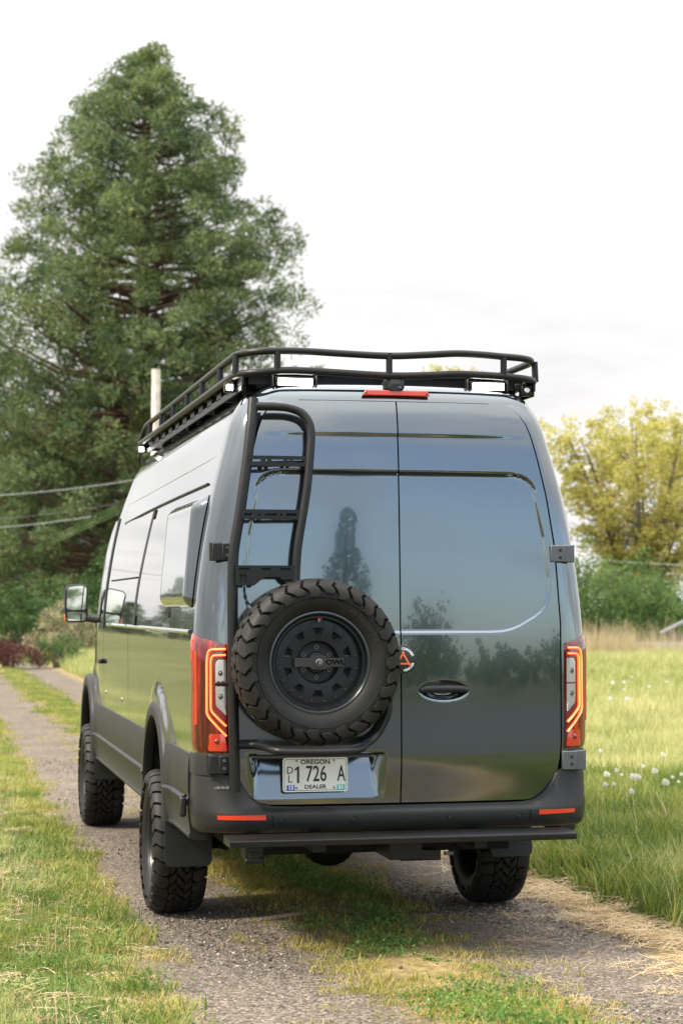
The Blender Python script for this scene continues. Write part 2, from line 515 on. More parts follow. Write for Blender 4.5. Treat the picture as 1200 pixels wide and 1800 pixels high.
b.inputs['Roughness'].default_value = 0.9
b.inputs['Specular IOR Level'].default_value = 0.2
hsum = N(nt, 'ShaderNodeMath', operation='ADD'); nt.links.new(v1.outputs['Distance'], hsum.inputs[0])
hm = N(nt, 'ShaderNodeMath', operation='MULTIPLY'); nt.links.new(v2.outputs['Distance'], hm.inputs[0]); hm.inputs[1].default_value = 0.5
nt.links.new(hm.outputs[0], hsum.inputs[1])
inv = N(nt, 'ShaderNodeMath', operation='MULTIPLY'); nt.links.new(hsum.outputs[0], inv.inputs[0]); inv.inputs[1].default_value = -1
bump(nt, b, inv.outputs[0], 0.7, 0.012)

gx = np.unique(np.concatenate([np.linspace(-600, -30, 10), np.linspace(-30, -6, 13), np.linspace(-6, 8, 57), np.linspace(8, 40, 17), np.linspace(40, 600, 10)]))
gy = np.unique(np.concatenate([np.linspace(-600, -20, 10), np.linspace(-20, -6, 8), np.linspace(-6, 20, 80), np.linspace(20, 90, 30), np.linspace(90, 600, 10)]))
GX, GY = np.meshgrid(gx, gy)
GZ = ground_height(GX, GY) - 0.012
g = MB().grid(np.stack([GX, GY, GZ], -1))
tag(obj('ground', g, 'soil', fix=False), 'pale green grassy ground of the field and verges', kind='structure')
tx = np.linspace(-1.55, 1.55, 45); ty = np.concatenate([np.linspace(-70, -15, 30), np.linspace(-14, 10, 120), np.linspace(10.5, 48, 60)])
TX, TY = np.meshgrid(tx, ty)
TZ = 0.03 * np.exp(-(TX / 0.32) ** 2) - 0.0 + 0.006 * np.sin(TY * 1.7 + TX * 3) + np.clip((np.abs(TX) - 1.2) * 0.05, 0, 1)
TZ -= 0.03 * smooth(1.42, 1.55, np.abs(TX))
g = MB().grid(np.stack([TX + 0.0, TY, TZ], -1))
tag(obj('gravel_track', g, 'gravel', fix=False), 'gravel farm track with two wheel ruts', kind='structure')
# unseen asphalt sheet added behind the camera to grey the lower door reflections
yx = np.linspace(-60, 80, 30); yy_ = np.linspace(-58, -11.5, 16)
YX, YY = np.meshgrid(yx, yy_)
g = MB().grid(np.stack([YX, YY, 0.14 + 0 * YX], -1))
g.grid(np.array([[(x, -11.5, 0.14) for x in yx], [(x, -11.2, -0.02) for x in yx]]))
tag(obj('added_asphalt', g, 'asphalt', fix=False), 'added dark asphalt sheet, out of view, mirrored in the lower rear doors', kind='structure')

# ================================================================== VAN
van = tag(empty('camper_van'), 'dark grey high-roof camper van with spare wheel and ladder on its rear doors', 'van')
ZW = np.array([0.45, 0.60, 0.72, 0.90, 1.00, 1.25, 1.50, 1.60, 1.75, 1.89, 2.136, 2.42, 2.61, 2.68, 2.715, 2.740, 2.762, 2.778, 2.786, 2.790])
WW = np.array([0.935, 0.945, 0.952, 0.962, 0.968, 0.972, 0.972, 0.966, 0.952, 0.934, 0.892, 0.822, 0.762, 0.720, 0.676, 0.615, 0.52, 0.38, 0.2, 0.001])
ZR = np.array([0.45, 0.72, 1.16, 1.57, 1.95, 2.307, 2.489, 2.60, 2.682, 2.715, 2.740, 2.762, 2.778, 2.79])
YR = np.array([-0.015, -0.02, -0.017, -0.008, 0.007, 0.031, 0.055, 0.078, 0.103, 0.120, 0.155, 0.26, 0.60, 1.5])
def hermite(xs, ys):
    d = np.gradient(ys, xs)
    def f(x):
        x = np.clip(np.asarray(x, float), xs[0], xs[-1])
        i = np.clip(np.searchsorted(xs, x) - 1, 0, len(xs) - 2)
        h = xs[i + 1] - xs[i]; t = (x - xs[i]) / h
        return ((2 * t**3 - 3 * t**2 + 1) * ys[i] + (t**3 - 2 * t**2 + t) * h * d[i] + (-2 * t**3 + 3 * t**2) * ys[i + 1] + (t**3 - t**2) * h * d[i + 1])
    return f
wz_h = hermite(ZW[:14], WW[:14]); yr_h = hermite(ZR[:9], YR[:9])
def wz(z):
    z = np.asarray(z, float)
    return np.where(z < 2.68, wz_h(z), np.interp(z, ZW, WW))
def yrz(z):
    z = np.asarray(z, float)
    return np.where(z < 2.68, yr_h(z), np.interp(z, ZR, YR))
ARCH = ((1.575, 0.62), (5.93, 0.62)); ARCH_R = 0.44
SA, SB = 0.80, 1.05
def S0(s, z):
    """point of the van's skin: s runs in metres from the rear centre round the corner and along the side (left negative)"""
    s, z = np.broadcast_arrays(np.asarray(s, float), np.asarray(z, float))
    a = np.abs(s); sg = np.where(s < 0, -1.0, 1.0)
    k = wz(z) / 0.972; y0 = yrz(z)
    x1 = a * k; y1 = 0.03 * (a / 0.8) ** 2
    t = np.clip((a - SA) / (SB - SA), 0, 1)
    b0, b1, b2, b3 = (1 - t)**3, 3 * t * (1 - t)**2, 3 * t * t * (1 - t), t**3
    x2 = k * (b0 * 0.80 + b1 * 0.90 + b2 * 0.972 + b3 * 0.972)
    y2 = b0 * 0.03 + b1 * 0.0375 + b2 * 0.105 + b3 * 0.20
    x3 = k * 0.972; y3 = 0.20 + (a - SB)
    x = np.where(a < SA, x1, np.where(a < SB, x2, x3)); y = np.where(a < SA, y1, np.where(a < SB, y2, y3)) + y0
    # painted bulge around the wheel arches
    for ya, za in ARCH:
        rr = np.hypot(y - ya, np.maximum(z - za, 0))
        x = x + np.where(a > SB, 0.022 * smooth(0.66, 0.52, rr) * smooth(0.5, 0.62, z), 0)
    # nose taper
    x = x * (1 - 0.10 * smooth(5.2, 7.0, y))
    return np.stack([x * sg, y, z + 0 * x], -1)
def S(s, z, off=0.0):
    P = S0(s, z)
    if np.any(np.asarray(off) != 0):
        e = 2e-3
        du = S0(np.asarray(s, float) + e, z) - S0(np.asarray(s, float) - e, z)
        dv = S0(s, np.asarray(z, float) + e) - S0(s, np.asarray(z, float) - e)
        n = np.cross(du, dv); n /= np.linalg.norm(n, axis=-1, keepdims=True) + 1e-12
        P = P + n * np.asarray(off)[..., None] if np.ndim(off) else P + n * off
    return P
def sy(y):                       # s value of a side position y (left side)
    return -(SB + y - 0.20)
FZ = [0.45, 0.60, 0.95, 1.10, 1.22, 1.32, 1.42, 1.60, 2.00, 2.40, 2.58, 2.68, 2.74, 2.778, 2.79]
FY = [6.75, 6.90, 6.95, 6.85, 6.60, 6.30, 6.05, 5.92, 5.62, 5.25, 4.98, 4.72, 4.35, 3.8, 3.2]
# body shell
zl = np.concatenate([np.arange(0.945, 1.25, 0.02), np.arange(1.25, 2.50, 0.04), np.arange(2.50, 2.652, 0.012), [2.6525, 2.6545, 2.6575, 2.67, 2.685, 2.70, 2.71, 2.72, 2.73, 2.74, 2.751, 2.762, 2.77, 2.778, 2.783, 2.787, 2.79]])
ns = 250
def lerp_pts(pts):
    pts = np.array(pts, float)
    return lambda z: np.interp(z, pts[:, 0], pts[:, 1])
DOOR_EDGE = lerp_pts([(0.725, 0.60), (0.727, 0.64), (0.735, 0.675), (0.75, 0.705), (0.775, 0.735), (0.81, 0.762), (0.86, 0.785), (0.92, 0.797), (1.0, 0.803), (1.57, 0.806), (1.95, 0.782), (2.2, 0.745), (2.40, 0.703), (2.50, 0.677), (2.56, 0.655), (2.60, 0.630), (2.625, 0.600), (2.640, 0.565), (2.648, 0.52), (2.652, 0.47)])
NIN = 15
rows = []
for z in zl:
    yf = np.interp(z, FZ, FY); y0 = float(yrz(z)); rf = min(0.45, max(0.05, wz(z) * 0.5))
    ends = SB + (yf - rf - y0 - 0.20)
    side = np.linspace(SB, ends, ns)[1:]
    se = float(DOOR_EDGE(min(z, 2.652))) / (float(wz(z)) / 0.972)
    corn = se + 0.0075 + (SB - se - 0.0075) * np.linspace(0, 1, 22)
    a = np.concatenate([np.linspace(0, se, NIN - 1), [se + 0.0055], corn, side])
    P = S0(-a, np.full_like(a, z))
    if z < 2.6555: P[:NIN, 1] += 0.06
    e = P[-1]
    th = np.linspace(0, math.pi / 2, 9)[1:]
    fx = e[0] + rf * 0.6 * (1 - np.cos(th)); fy = e[1] + rf * np.sin(th)
    cx = np.linspace(fx[-1], 0, 5)[1:]
    F = np.concatenate([np.stack([fx, fy, np.full_like(fx, z)], -1), np.stack([cx, np.full_like(cx, fy[-1]) + 0.05 * (1 - (cx / fx[-1]) ** 2), np.full_like(cx, z)], -1)])
    L = np.concatenate([P, F])
    Rr = L[1:-1][::-1].copy(); Rr[:, 0] *= -1
    rows.append(np.concatenate([L, Rr]))
G = np.array(rows)
n_, m_ = G.shape[:2]
bodyb = MB(); bodyb.v = [tuple(p) for p in G.reshape(-1, 3)]
for i in range(n_ - 1):
    for j in range(m_):
        k = (j + 1) % m_
        q = (i * m_ + j, i * m_ + k, (i + 1) * m_ + k, (i + 1) * m_ + j)
        c = (G[i, j] + G[i + 1, k]) / 2
        cut = False
        if abs(c[0]) > 0.6:
            for ya, za in ARCH:
                if math.hypot(c[1] - ya, max(c[2] - za, 0)) < ARCH_R + 0.03:
                    cut = True
        jj = min(j, m_ - 1 - j) if j < m_ else j
        mj = min(j, m_ - j); mk = min(k, m_ - k)
        if max(mj, mk) <= NIN - 1 and zl[i] < 2.653:
            cut = True
        if not cut:
            bodyb.f.append(q)
bodyb.f.append(tuple((n_ - 1) * m_ + j for j in range(m_)))
body = obj('body', bodyb, 'paint', van, angle=50)

# dark inner floor, wheel housings
u = MB()
u.box((0, 3.4, 0.70), (1.55, 6.0, 0.42))
u.box((0, 3.5, 0.49), (0.9, 5.2, 0.10))
for sgn in (-1, 1):
    u.tube([(0.42 * sgn, 0.35, 0.50), (0.42 * sgn, 6.6, 0.50)], 0.055, 6)
u.box((0, 0.42, 0.50), (1.3, 0.09, 0.11))
obj('underbody', u, 'chassis', van)
for sgn in (-1, 1):
    for ya, za in ARCH:
        th = np.linspace(-0.25, math.pi + 0.25, 24)
        pr = np.stack([np.stack([np.full_like(th, sgn * xx), ya + (ARCH_R + 0.035) * np.cos(th), za + (ARCH_R + 0.035) * np.sin(th)], -1) for xx in (0.98, 0.80, 0.60)])
        w_ = MB().grid(pr)
        w_.add([tuple(p) for p in pr[2]], [tuple(range(len(th)))])
        obj('wheel_housing', w_, 'black', van)

def contour_panel(name, s0, s1, prof, mat, parent, ns_=24, trim=None, angle=40, clos=True):
    """strip that follows the skin from s0 to s1 with a profile of (offset, z)"""
    ss = np.linspace(s0, s1, ns_)
    P = np.array([[S(float(s), z, o) for o, z in prof] for s in ss])
    mb = MB().grid(P)
    if clos:
        for row in (P[0], P[-1]):
            mb.add(row, [tuple(range(len(row)))])
    return obj(name, mb, mat, parent, angle=angle)
# lower side cladding, left and right, in panels; sill below with a raised ridge
UP = [(-0.01, 0.957), (0.006, 0.950), (0.014, 0.92), (0.022, 0.85), (0.026, 0.78), (0.022, 0.737), (0.0, 0.735)]
LO = [(0.0, 0.742), (0.028, 0.738), (0.040, 0.728), (0.040, 0.716), (0.030, 0.700), (0.028, 0.63), (0.026, 0.575), (0.034, 0.560), (0.030, 0.546), (0.0, 0.535), (-0.06, 0.53)]
for sgn in (1, -1):
    f = lambda y: sgn * sy(y)
    for ya, yb in ((2.03, 3.19), (3.196, 4.87), (4.876, 5.47)):
        contour_panel('side_cladding', f(ya), f(yb), UP, 'plastic', van, 20)
    contour_panel('sill_panel', f(2.03), f(5.42), LO, 'plastic', van, 40)
    contour_panel('side_cladding', sgn * -0.845, f(0.304), [(-0.02, 0.967), (0.004, 0.962), (0.010, 0.93), (0.014, 0.865), (-0.01, 0.86)], 'plastic', van, 16)
    contour_panel('side_cladding', f(0.31), f(1.13), UP, 'plastic', van, 16)
    contour_panel('sill_panel', f(0.31), f(1.12), LO, 'plastic', van, 16)
    contour_panel('front_cladding', f(6.38), f(6.62), UP + LO[1:], 'plastic', van, 8)
# wheel-arch flares
for sgn in (-1, 1):
    for ya, za in ARCH:
        pr = [(ARCH_R + 0.004, 0.955), (ARCH_R, 0.990), (ARCH_R + 0.008, 1.008), (ARCH_R + 0.045, 1.010), (ARCH_R + 0.075, 1.006), (ARCH_R + 0.088, 0.992), (ARCH_R + 0.090, 0.965)]
        P = []
        for th in np.linspace(-0.0, math.pi, 44):
            P.append([(sgn * x, ya + r_ * math.cos(th), za + r_ * math.sin(th)) for r_, x in pr])
        lo0 = [(p[0], p[1], 0.545) for p in P[0]]; lo1 = [(p[0], p[1], 0.545) for p in P[-1]]
        P = [lo0] + P + [lo1]
        mb = MB().grid(np.array(P))
        obj('arch_flare', mb, 'plastic', van, angle=45)

# ---------------- rear doors
ZD = np.unique(np.concatenate([np.arange(0.725, 2.652, 0.0055), [0.727, 0.73, 0.64 + 0.1, 2.64, 2.645, 2.648, 2.652]]))
WIN_POLY = np.array([(-0.2, 2.300), (0.54, 2.300), (0.58, 2.2985), (0.615, 2.292), (0.645, 2.279), (0.668, 2.258), (0.684, 2.230), (0.695, 2.19), (0.735, 2.0), (0.757, 1.80), (0.758, 1.73), (0.753, 1.695), (0.740, 1.662), (0.715, 1.632), (0.68, 1.605), (0.60, 1.560), (0.555, 1.543), (0.51, 1.534), (0.45, 1.531), (-0.2, 1.531)])
def inside_win(ax, z):
    """signed distance (m) to the stamped window outline (positive inside)"""
    A = WIN_POLY; Bq = np.roll(A, -1, 0)
    best = np.full(np.shape(ax), 9.0); ins = np.zeros(np.shape(ax), bool)
    for (x0, z0), (x1, z1) in zip(A, Bq):
        dx, dz = x1 - x0, z1 - z0
        t = np.clip(((ax - x0) * dx + (z - z0) * dz) / (dx * dx + dz * dz), 0, 1)
        best = np.minimum(best, np.hypot(ax - x0 - t * dx, z - z0 - t * dz))
        if z1 != z0:
            ins ^= ((z0 > z) != (z1 > z)) & (ax < dx * (z - z0) / dz + x0)
    return np.where(ins, best, -best), None
def door_disp(x, z, left):
    ax = np.abs(x)
    d, d2 = inside_win(ax, z)
    y = 0.008 * smooth(-0.002, 0.014, d)
    y = y + 0.015 * np.exp(-((d + 0.002) / 0.0065) ** 2) * smooth(2.17, 2.29, z)        # groove along the top of the window field
    y = y - 0.010 * smooth(2.478, 2.497, z) * smooth(0.69, 0.30, ax)                        # brow above it
    y = y + 0.022 * smooth(0.985, 0.955, z) * smooth(0.74, 0.955, z) ** 0 * smooth(0.955, 0.70, z) # tuck below the lower fold
    if left:
        reg = smooth(-0.745, -0.675, x) * smooth(-0.065, -0.150, x)
        top = 0.965
        y = y + reg * 0.066 * smooth(top + 0.004, top - 0.012, z) * np.clip((z - 0.750) / (top - 0.75), 0, 1)
    else:
        e = np.sqrt(((x - 0.213) / 0.123) ** 2 + ((z - 1.257) / 0.050) ** 2)
        y = y + 0.030 * smooth(1.04, 0.50, e)
    return y
def make_door(sgn):
    nx = 140
    P = []
    for z in ZD:
        xe = float(DOOR_EDGE(z)); t = np.linspace(0, 1, nx)
        x = sgn * (0.0035 + (xe - 0.0035) * t)
        k = float(wz(z)) / 0.972
        s = x / k
        Q = S0(s, np.full_like(s, z)); Q[:, 0] = x
        Q[:, 1] = float(yrz(z)) + 0.03 * (np.abs(s) / 0.8) ** 2 - 0.007 + door_disp(x, np.full_like(x, z), sgn < 0)
        P.append(Q)
    P = np.array(P)
    mb = MB().grid(P, flip=(sgn > 0))
    # rolled edge
    ring = [P[0, j] for j in range(nx)] + [P[i, -1] for i in range(1, len(ZD))] + [P[-1, j] for j in range(nx - 2, -1, -1)] + [P[i, 0] for i in range(len(ZD) - 2, 0, -1)]
    c = np.array([sgn * 0.4, 0, 1.6])
    ring = np.array(ring)
    dirs = c - ring; dirs[:, 1] = 0; dirs /= np.linalg.norm(dirs, axis=1, keepdims=True)
    r1 = ring + np.array([0, 0.004, 0]) - dirs * 0.0015
    r2 = ring + np.array([0, 0.022, 0]) - dirs * 0.0015
    G_ = np.array([ring, r1, r2])
    mb.grid(G_, closed_u=True)
    return obj('rear_door', mb, 'paint', van, angle=38)
# dark door frame recess behind the gaps
mb = MB()
P = []
for z in np.linspace(0.70, 2.668, 60):
    xe = float(DOOR_EDGE(np.clip(z, 0.73, 2.645))) + 0.007
    x = np.linspace(-xe, xe, 41); s = x / (float(wz(z)) / 0.972)
    P.append(np.stack([x, float(yrz(z)) + 0.03 * (np.abs(s) / 0.8) ** 2 + 0.062, np.full_like(x, z)], -1))
mb.grid(np.array(P))
obj('door_frame', mb, 'gap', van)
doorL = make_door(-1); doorR = make_door(1)
doorL['label'] = 'left rear door carrying the ladder, spare wheel and number plate'
doorR['label'] = 'right rear door with the recessed handle and round badge'
def yd(x, z, left=None):
    """y of the door skin at x, z"""
    s = x / (float(wz(z)) / 0.972)
    return float(yrz(z)) + 0.03 * (abs(s) / 0.8) ** 2 - 0.007
# handle
mb = MB()
hp = [(0.094, 1.256), (0.12, 1.262), (0.16, 1.264), (0.25, 1.264), (0.30, 1.262), (0.332, 1.256)]
mb.tube([(x, yd(x, z) - 0.003, z) for x, z in hp], [0.012, 0.017, 0.018, 0.018, 0.017, 0.012], 14, smooth=4)
obj('handle', mb, 'plastic', doorR)
mb = MB(); mb.box((0.150, yd(.15, 1.287) + 0.006, 1.288), (0.085, 0.012, 0.026)); obj('lock_cover', mb, 'plastic', doorR, bevel=0.004)
# round badge with a triangle and ring of lettering
by = yd(0.02, 1.406)
bx_, bz_ = 0.008, 1.406
mb = MB().lathe([(by - 0.0045, 0.0001), (by - 0.0045, 0.0655), (by - 0.0030, 0.068), (by + 0.003, 0.068)], 40, 'Y', (bx_, 0, bz_))
badge = obj('badge', mb, 'badge_black', doorR)
badge['label'] = 'round black badge with an orange triangle'
tri = [(-0.034, -0.022), (0.036, -0.022), (0.001, 0.040)]
mb = MB()
for i in range(3):
    p, q = Vector(tri[i]), Vector(tri[(i + 1) % 3]); d = (q - p).normalized(); nn_ = Vector((-d.y, d.x))
    quad = [p - d * 0.004, q + d * 0.004, q + d * 0.000 + nn_ * 0.008, p + nn_ * 0.008]
    mb.prism([(a.x, a.y) for a in quad], 0.0006, (bx_, by - 0.0046 - 0.0006 * (i % 2) * 0.3, bz_ - 0.002), (1, 0, 0), (0, 0, 1), (0, -1, 0))
obj('triangle', mb, 'badge_orange', badge)
def arc_text(body, size, r, a_mid, cx, cz, y, depth, inward=False, sx=1.0, bold=0.0):
    """lettering bent round a circle in the x-z plane, reading from -y; a_mid in degrees clockwise from the top"""
    vs, fs = text_geo(body, size, depth, sx=sx, bold=bold)
    out = []
    for vx, vy, vz in vs:
        if not inward:
            a = R(a_mid) + vx / r; rr = r + vy
        else:
            a = R(a_mid) - vx / r; rr = r - vy
        out.append((cx + rr * math.sin(a), y - vz, cz + rr * math.cos(a)))
    return MB().add(out, fs)
obj('lettering', arc_text('CHMARK', 0.017, 0.051, 32, bx_, bz_, by - 0.0050, 0.0003, bold=0.0006), 'sticker_print', badge, smooth=False)
obj('lettering', arc_text('VEHICLES', 0.015, 0.053, 143, bx_, bz_, by - 0.0050, 0.0003, True, bold=0.0005), 'sticker_print', badge, smooth=False)
# number plate
px, pz = -0.4185, 0.866
py_ = yd(px, pz) - 0.004
mb = MB()
def rrect(w, h, r_, n=4):
    out = []
    for cx, cy, a0 in ((w/2 - r_, h/2 - r_, 0), (-w/2 + r_, h/2 - r_, 90), (-w/2 + r_, -h/2 + r_, 180), (w/2 - r_, -h/2 + r_, 270)):
        for k in range(n + 1):
            a = R(a0 + 90 * k / n); out.append((cx + r_ * math.cos(a), cy + r_ * math.sin(a)))
    return out
X_, Z_, NY = (1, 0, 0), (0, 0, 1), (0, -1, 0)
mb.prism(rrect(0.312, 0.160, 0.014), 0.003, (px, py_, pz), X_, Z_, NY)
plate = obj('number_plate', mb, 'plate_white', doorL)
o_ = MB(); 
ro, ri = rrect(0.300, 0.148, 0.010), rrect(0.2955, 0.1435, 0.008)
for i in range(len(ro)):
    j = (i + 1) % len(ro)
    o_.add([(px + a, py_ - 0.0034, pz + c) for a, c in (ro[i], ro[j], ri[j], ri[i])], [(0, 1, 2, 3)])
obj('border', o_, 'plate_frame', plate)
def flat_text(name, body, size, x, z, y, mat, parent, sx=1.0, bold=0.0, sz=1.0):
    vs, fs = text_geo(body, size, 0.0004, sx=sx, bold=bold)
    return obj(name, MB().add([(x + a, y - c, z + b_ * sz) for a, b_, c in vs], fs), mat, parent, smooth=False)
ty_ = py_ - 0.0036
flat_text('lettering', 'OREGON', 0.029, px, pz + 0.059, ty_, 'plate_ink', plate, 1.15, 0.0008)
flat_text('lettering', 'DEALER', 0.026, px, pz - 0.057, ty_, 'plate_ink', plate, 1.15, 0.0006)
obj('lettering', MB().prism([(-0.005, -0.039), (0.0055, -0.039), (0.0055, 0.039), (-0.003, 0.039), (-0.016, 0.027), (-0.016, 0.017), (-0.005, 0.025)], 0.0008, (px - 0.083, ty_ + 0.0004, pz + 0.001), X_, Z_, NY), 'plate_ink', plate, smooth=False)
flat_text('lettering', '726', 0.104, px + 0.004, pz + 0.001, ty_, 'plate_ink', plate, 0.66, 0.0012)
flat_text('lettering', 'A', 0.104, px + 0.125, pz + 0.001, ty_, 'plate_ink', plate, 0.55, 0.0012)
flat_text('lettering', 'D', 0.049, px - 0.122, pz + 0.021, ty_, 'plate_ink', plate, 0.95, 0.0003)
flat_text('lettering', 'L', 0.049, px - 0.122, pz - 0.020, ty_, 'plate_ink', plate, 0.95, 0.0003)
for xo, mt, tx_ in ((-0.118, 'sticker_blue', '12'), (0.123, 'sticker_teal', '21')):
    mb = MB().box((px + xo, ty_, pz - 0.060), (0.038, 0.0008, 0.025)); st = obj('sticker', mb, mt, plate)
    flat_text('lettering', tx_, 0.024, px + xo, pz - 0.060, ty_ - 0.0008, 'sticker_print', st, 1.1, 0.0008)
for xo, zo in ((-0.09, 0.066), (0.09, 0.066), (-0.09, -0.062), (0.09, -0.062)):
    mb = MB().lathe([(-0.003, 0.0001), (-0.003, 0.004), (0, 0.0055)], 10, 'Y', (px + xo, ty_, pz + zo)); obj('screw', mb, 'steel', plate)

# ---------------- hinges
def hinge(x, z, sgn, w=0.085, h=0.082):
    yb = S0(x / (float(wz(z)) / 0.972), z)[1]
    mb = MB(); xo = x + sgn * 0.055
    y2 = float(S0(sgn * 0.915, z)[1]) 
    mb.box((x + sgn * 0.005, yb - 0.012, z), (0.075, 0.026, h))
    mb.box((x + sgn * 0.060, yb + 0.004, z), (0.055, 0.034, h * 1.04))
    o = obj('hinge', mb, 'zinc' if sgn > 0 else 'plastic', van, bevel=0.005)
    for dz in (-0.018, 0.018):
        q = MB().lathe([(-0.006, 0.0001), (-0.006, 0.007), (0, 0.009)], 10, 'Y', (x + sgn * 0.016, yb - 0.024, z + dz)); obj('bolt', q, 'black' if sgn > 0 else 'zinc', o)
    q = MB().tube([(x + sgn * 0.088, yb + 0.012, z - h * 0.52), (x + sgn * 0.088, yb + 0.012, z + h * 0.52)], 0.012, 10); obj('pin', q, 'zinc' if sgn > 0 else 'plastic', o)
hinge(-0.815, 1.918, -1); hinge(0.795, 1.918, 1); hinge(-0.832, 0.917, -1, h=0.085); hinge(0.842, 0.911, 1, h=0.092)

# ---------------- rear bumper (sweep round the rear)
def bumper_row(s):
    a = abs(s)
    top = float(np.interp(a, [0.55, 0.62, 0.675, 0.705, 0.735, 0.762, 0.785, 0.80, 0.86], [0.712, 0.714, 0.722, 0.737, 0.762, 0.797, 0.846, 0.866, 0.868]))
    t2 = float(smooth(0.66, 0.79, a))
    fade = 1 - 0.60 * smooth(0.76, 0.98, a)
    low = 0.605 - 0.012 * smooth(0.9, 1.2, a)
    pr = [(-0.004, top + 0.004), (0.006 + 0.010 * (1 - t2), top), (0.012 + 0.030 * (1 - t2), min(top - 0.006, 0.706 + 0.13 * t2)), (0.018 + 0.032 * (1 - t2), 0.700 + 0.045 * t2),
          (0.050 * fade + 0.006, 0.694 + 0.004 * t2), (0.060 * fade, 0.680), (0.058 * fade, 0.650), (0.050 * fade, low + 0.022), (0.034 * fade, low + 0.004), (0.0, low - 0.010), (-0.08, low - 0.014)]
    return [S(s, z, o) for o, z in pr]
ss = np.concatenate([np.linspace(-1.16, -0.6, 34), np.linspace(-0.56, 0.56, 16), np.linspace(0.6, 1.16, 34)])
mb = MB().grid(np.array([bumper_row(float(s)) for s in ss]))
bump_o = obj('rear_bumper', mb, 'plastic', van, angle=45)
def bumper_patch(name, s0, s1, z0, z1, mat, parent, off, n=8):
    P = []
    for t in np.linspace(0, 1, n):
        s = s0 + (s1 - s0) * t
        fade = 1 - 0.60 * float(smooth(0.76, 0.98, abs(s)))
        P.append([S(s, z, 0.0595 * fade + off) for z in np.linspace(z0[0] + (z0[1] - z0[0]) * t, z1[0] + (z1[1] - z1[0]) * t, 3)])
    P = np.array(P)
    m2 = MB().grid(P)
    ring = np.concatenate([P[:, 0], P[-1, 1:], P[-2::-1, -1], P[0, 1:-1][::-1]])
    inn = ring + np.array([0, 0.012, 0])
    m2.grid(np.array([ring, inn]), closed_u=True)
    return obj(name, m2, mat, parent)
bumper_patch('reflector', -0.875, -0.672, (0.664, 0.662), (0.683, 0.686), 'reflector', bump_o, 0.003)
bumper_patch('reflector', 0.685, 0.862, (0.660, 0.664), (0.684, 0.682), 'reflector', bump_o, 0.003)
for xs in (-0.60, -0.25, 0.23, 0.58):
    p = S(xs, 0.662, 0.0595)
    q = MB().lathe([(-0.0015, 0.0001), (-0.0015, 0.010), (-0.0005, 0.0105), (0.001, 0.0125), (-0.0028, 0.0135), (-0.002, 0.0155), (0.004, 0.016)], 20, 'Y', (p[0], p[1], p[2]))
    obj('parking_sensor', q, 'plastic', bump_o)
for sg in (-1, 1):     # seams between corner pieces and middle piece
    P = np.array([[S(sg * (0.64 + d), z, o + 0.0012) for o, z in ((0.052, 0.694), (0.060, 0.680), (0.058, 0.650), (0.050, 0.627))] for d in (-0.0018, 0.0018)])
    obj('seam', MB().grid(P), 'gap', bump_o)
# step bar
mb = MB()
prof = [(-0.255, 0.560), (-0.262, 0.586), (-0.255, 0.592), (-0.075, 0.600), (-0.075, 0.586), (-0.24, 0.578), (-0.245, 0.560)]
prof = [(-0.262, 0.560), (-0.266, 0.588), (-0.258, 0.594), (-0.075, 0.600), (-0.075, 0.560)]
xs = [-0.862, -0.855, 0.785, 0.792]
P = np.array([[(x, y, z) for y, z in prof] for x in xs])
mb.grid(P, closed_u=True); mb.add(P[0], [tuple(range(5))]); mb.add(P[-1], [tuple(range(5))])
step = obj('step_bar', mb, 'powder_coat', van, bevel=0.004)
for x in (-0.42, 0.36):
    q = MB().box((x, 0.02, 0.54), (0.06, 0.30, 0.05)); obj('bracket', q, 'powder_coat', step)
# recovery shackle mounts, hitch receiver, axle, exhaust
q = MB().box((-0.70, 0.10, 0.50), (0.085, 0.14, 0.07)).box((-0.70, 0.035, 0.475), (0.06, 0.03, 0.05)).tube([(-0.745, 0.02, 0.462), (-0.655, 0.02, 0.462)], 0.014, 10); obj('tow_eye', q, 'powder_coat', van, bevel=0.004)
q = MB().box((0.02, 0.12, 0.505), (0.16, 0.30, 0.10)).box((0.10, 0.05, 0.47), (0.20, 0.10, 0.05)).box((-0.02, 0.04, 0.49), (0.05, 0.08, 0.05)); obj('hitch_receiver', q, 'powder_coat', van, bevel=0.006)
q = MB().box((0.245, 0.03, 0.474), (0.045, 0.02, 0.018)); obj('connector', q, 'zinc', van, bevel=0.003)
q = MB().tube([(-0.72, 1.575, 0.39), (0.72, 1.575, 0.39)], 0.055, 12); q.lathe([(-0.16, 0.02), (-0.13, 0.10), (-0.06, 0.155), (0.02, 0.16), (0.10, 0.13), (0.16, 0.06)], 24, 'Y', (-0.03, 1.575, 0.385)); obj('rear_axle', q, 'chassis', van)
q = MB().tube([(0.60, 0.75, 0.46), (0.58, 2.4, 0.45)], 0.04, 10); obj('exhaust_pipe', q, 'zinc', van)
for sgn in (-1, 1):
    q = MB().tube([(sgn * 0.62, 0.95, 0.50), (sgn * 0.62, 1.575, 0.36), (sgn * 0.62, 2.2, 0.50)], 0.03, 8, smooth=5); obj('leaf_spring', q, 'chassis', van)
    q = MB().tube([(sgn * 0.55, 1.40, 0.42), (sgn * 0.50, 1.32, 0.78)], 0.035, 10); obj('shock_absorber', q, 'chassis', van)
q = MB().box((-0.30, 5.75, 0.42), (0.9, 0.16, 0.14)).box((0.0, 5.3, 0.45), (0.5, 0.5, 0.12)); obj('front_axle', q, 'chassis', van)

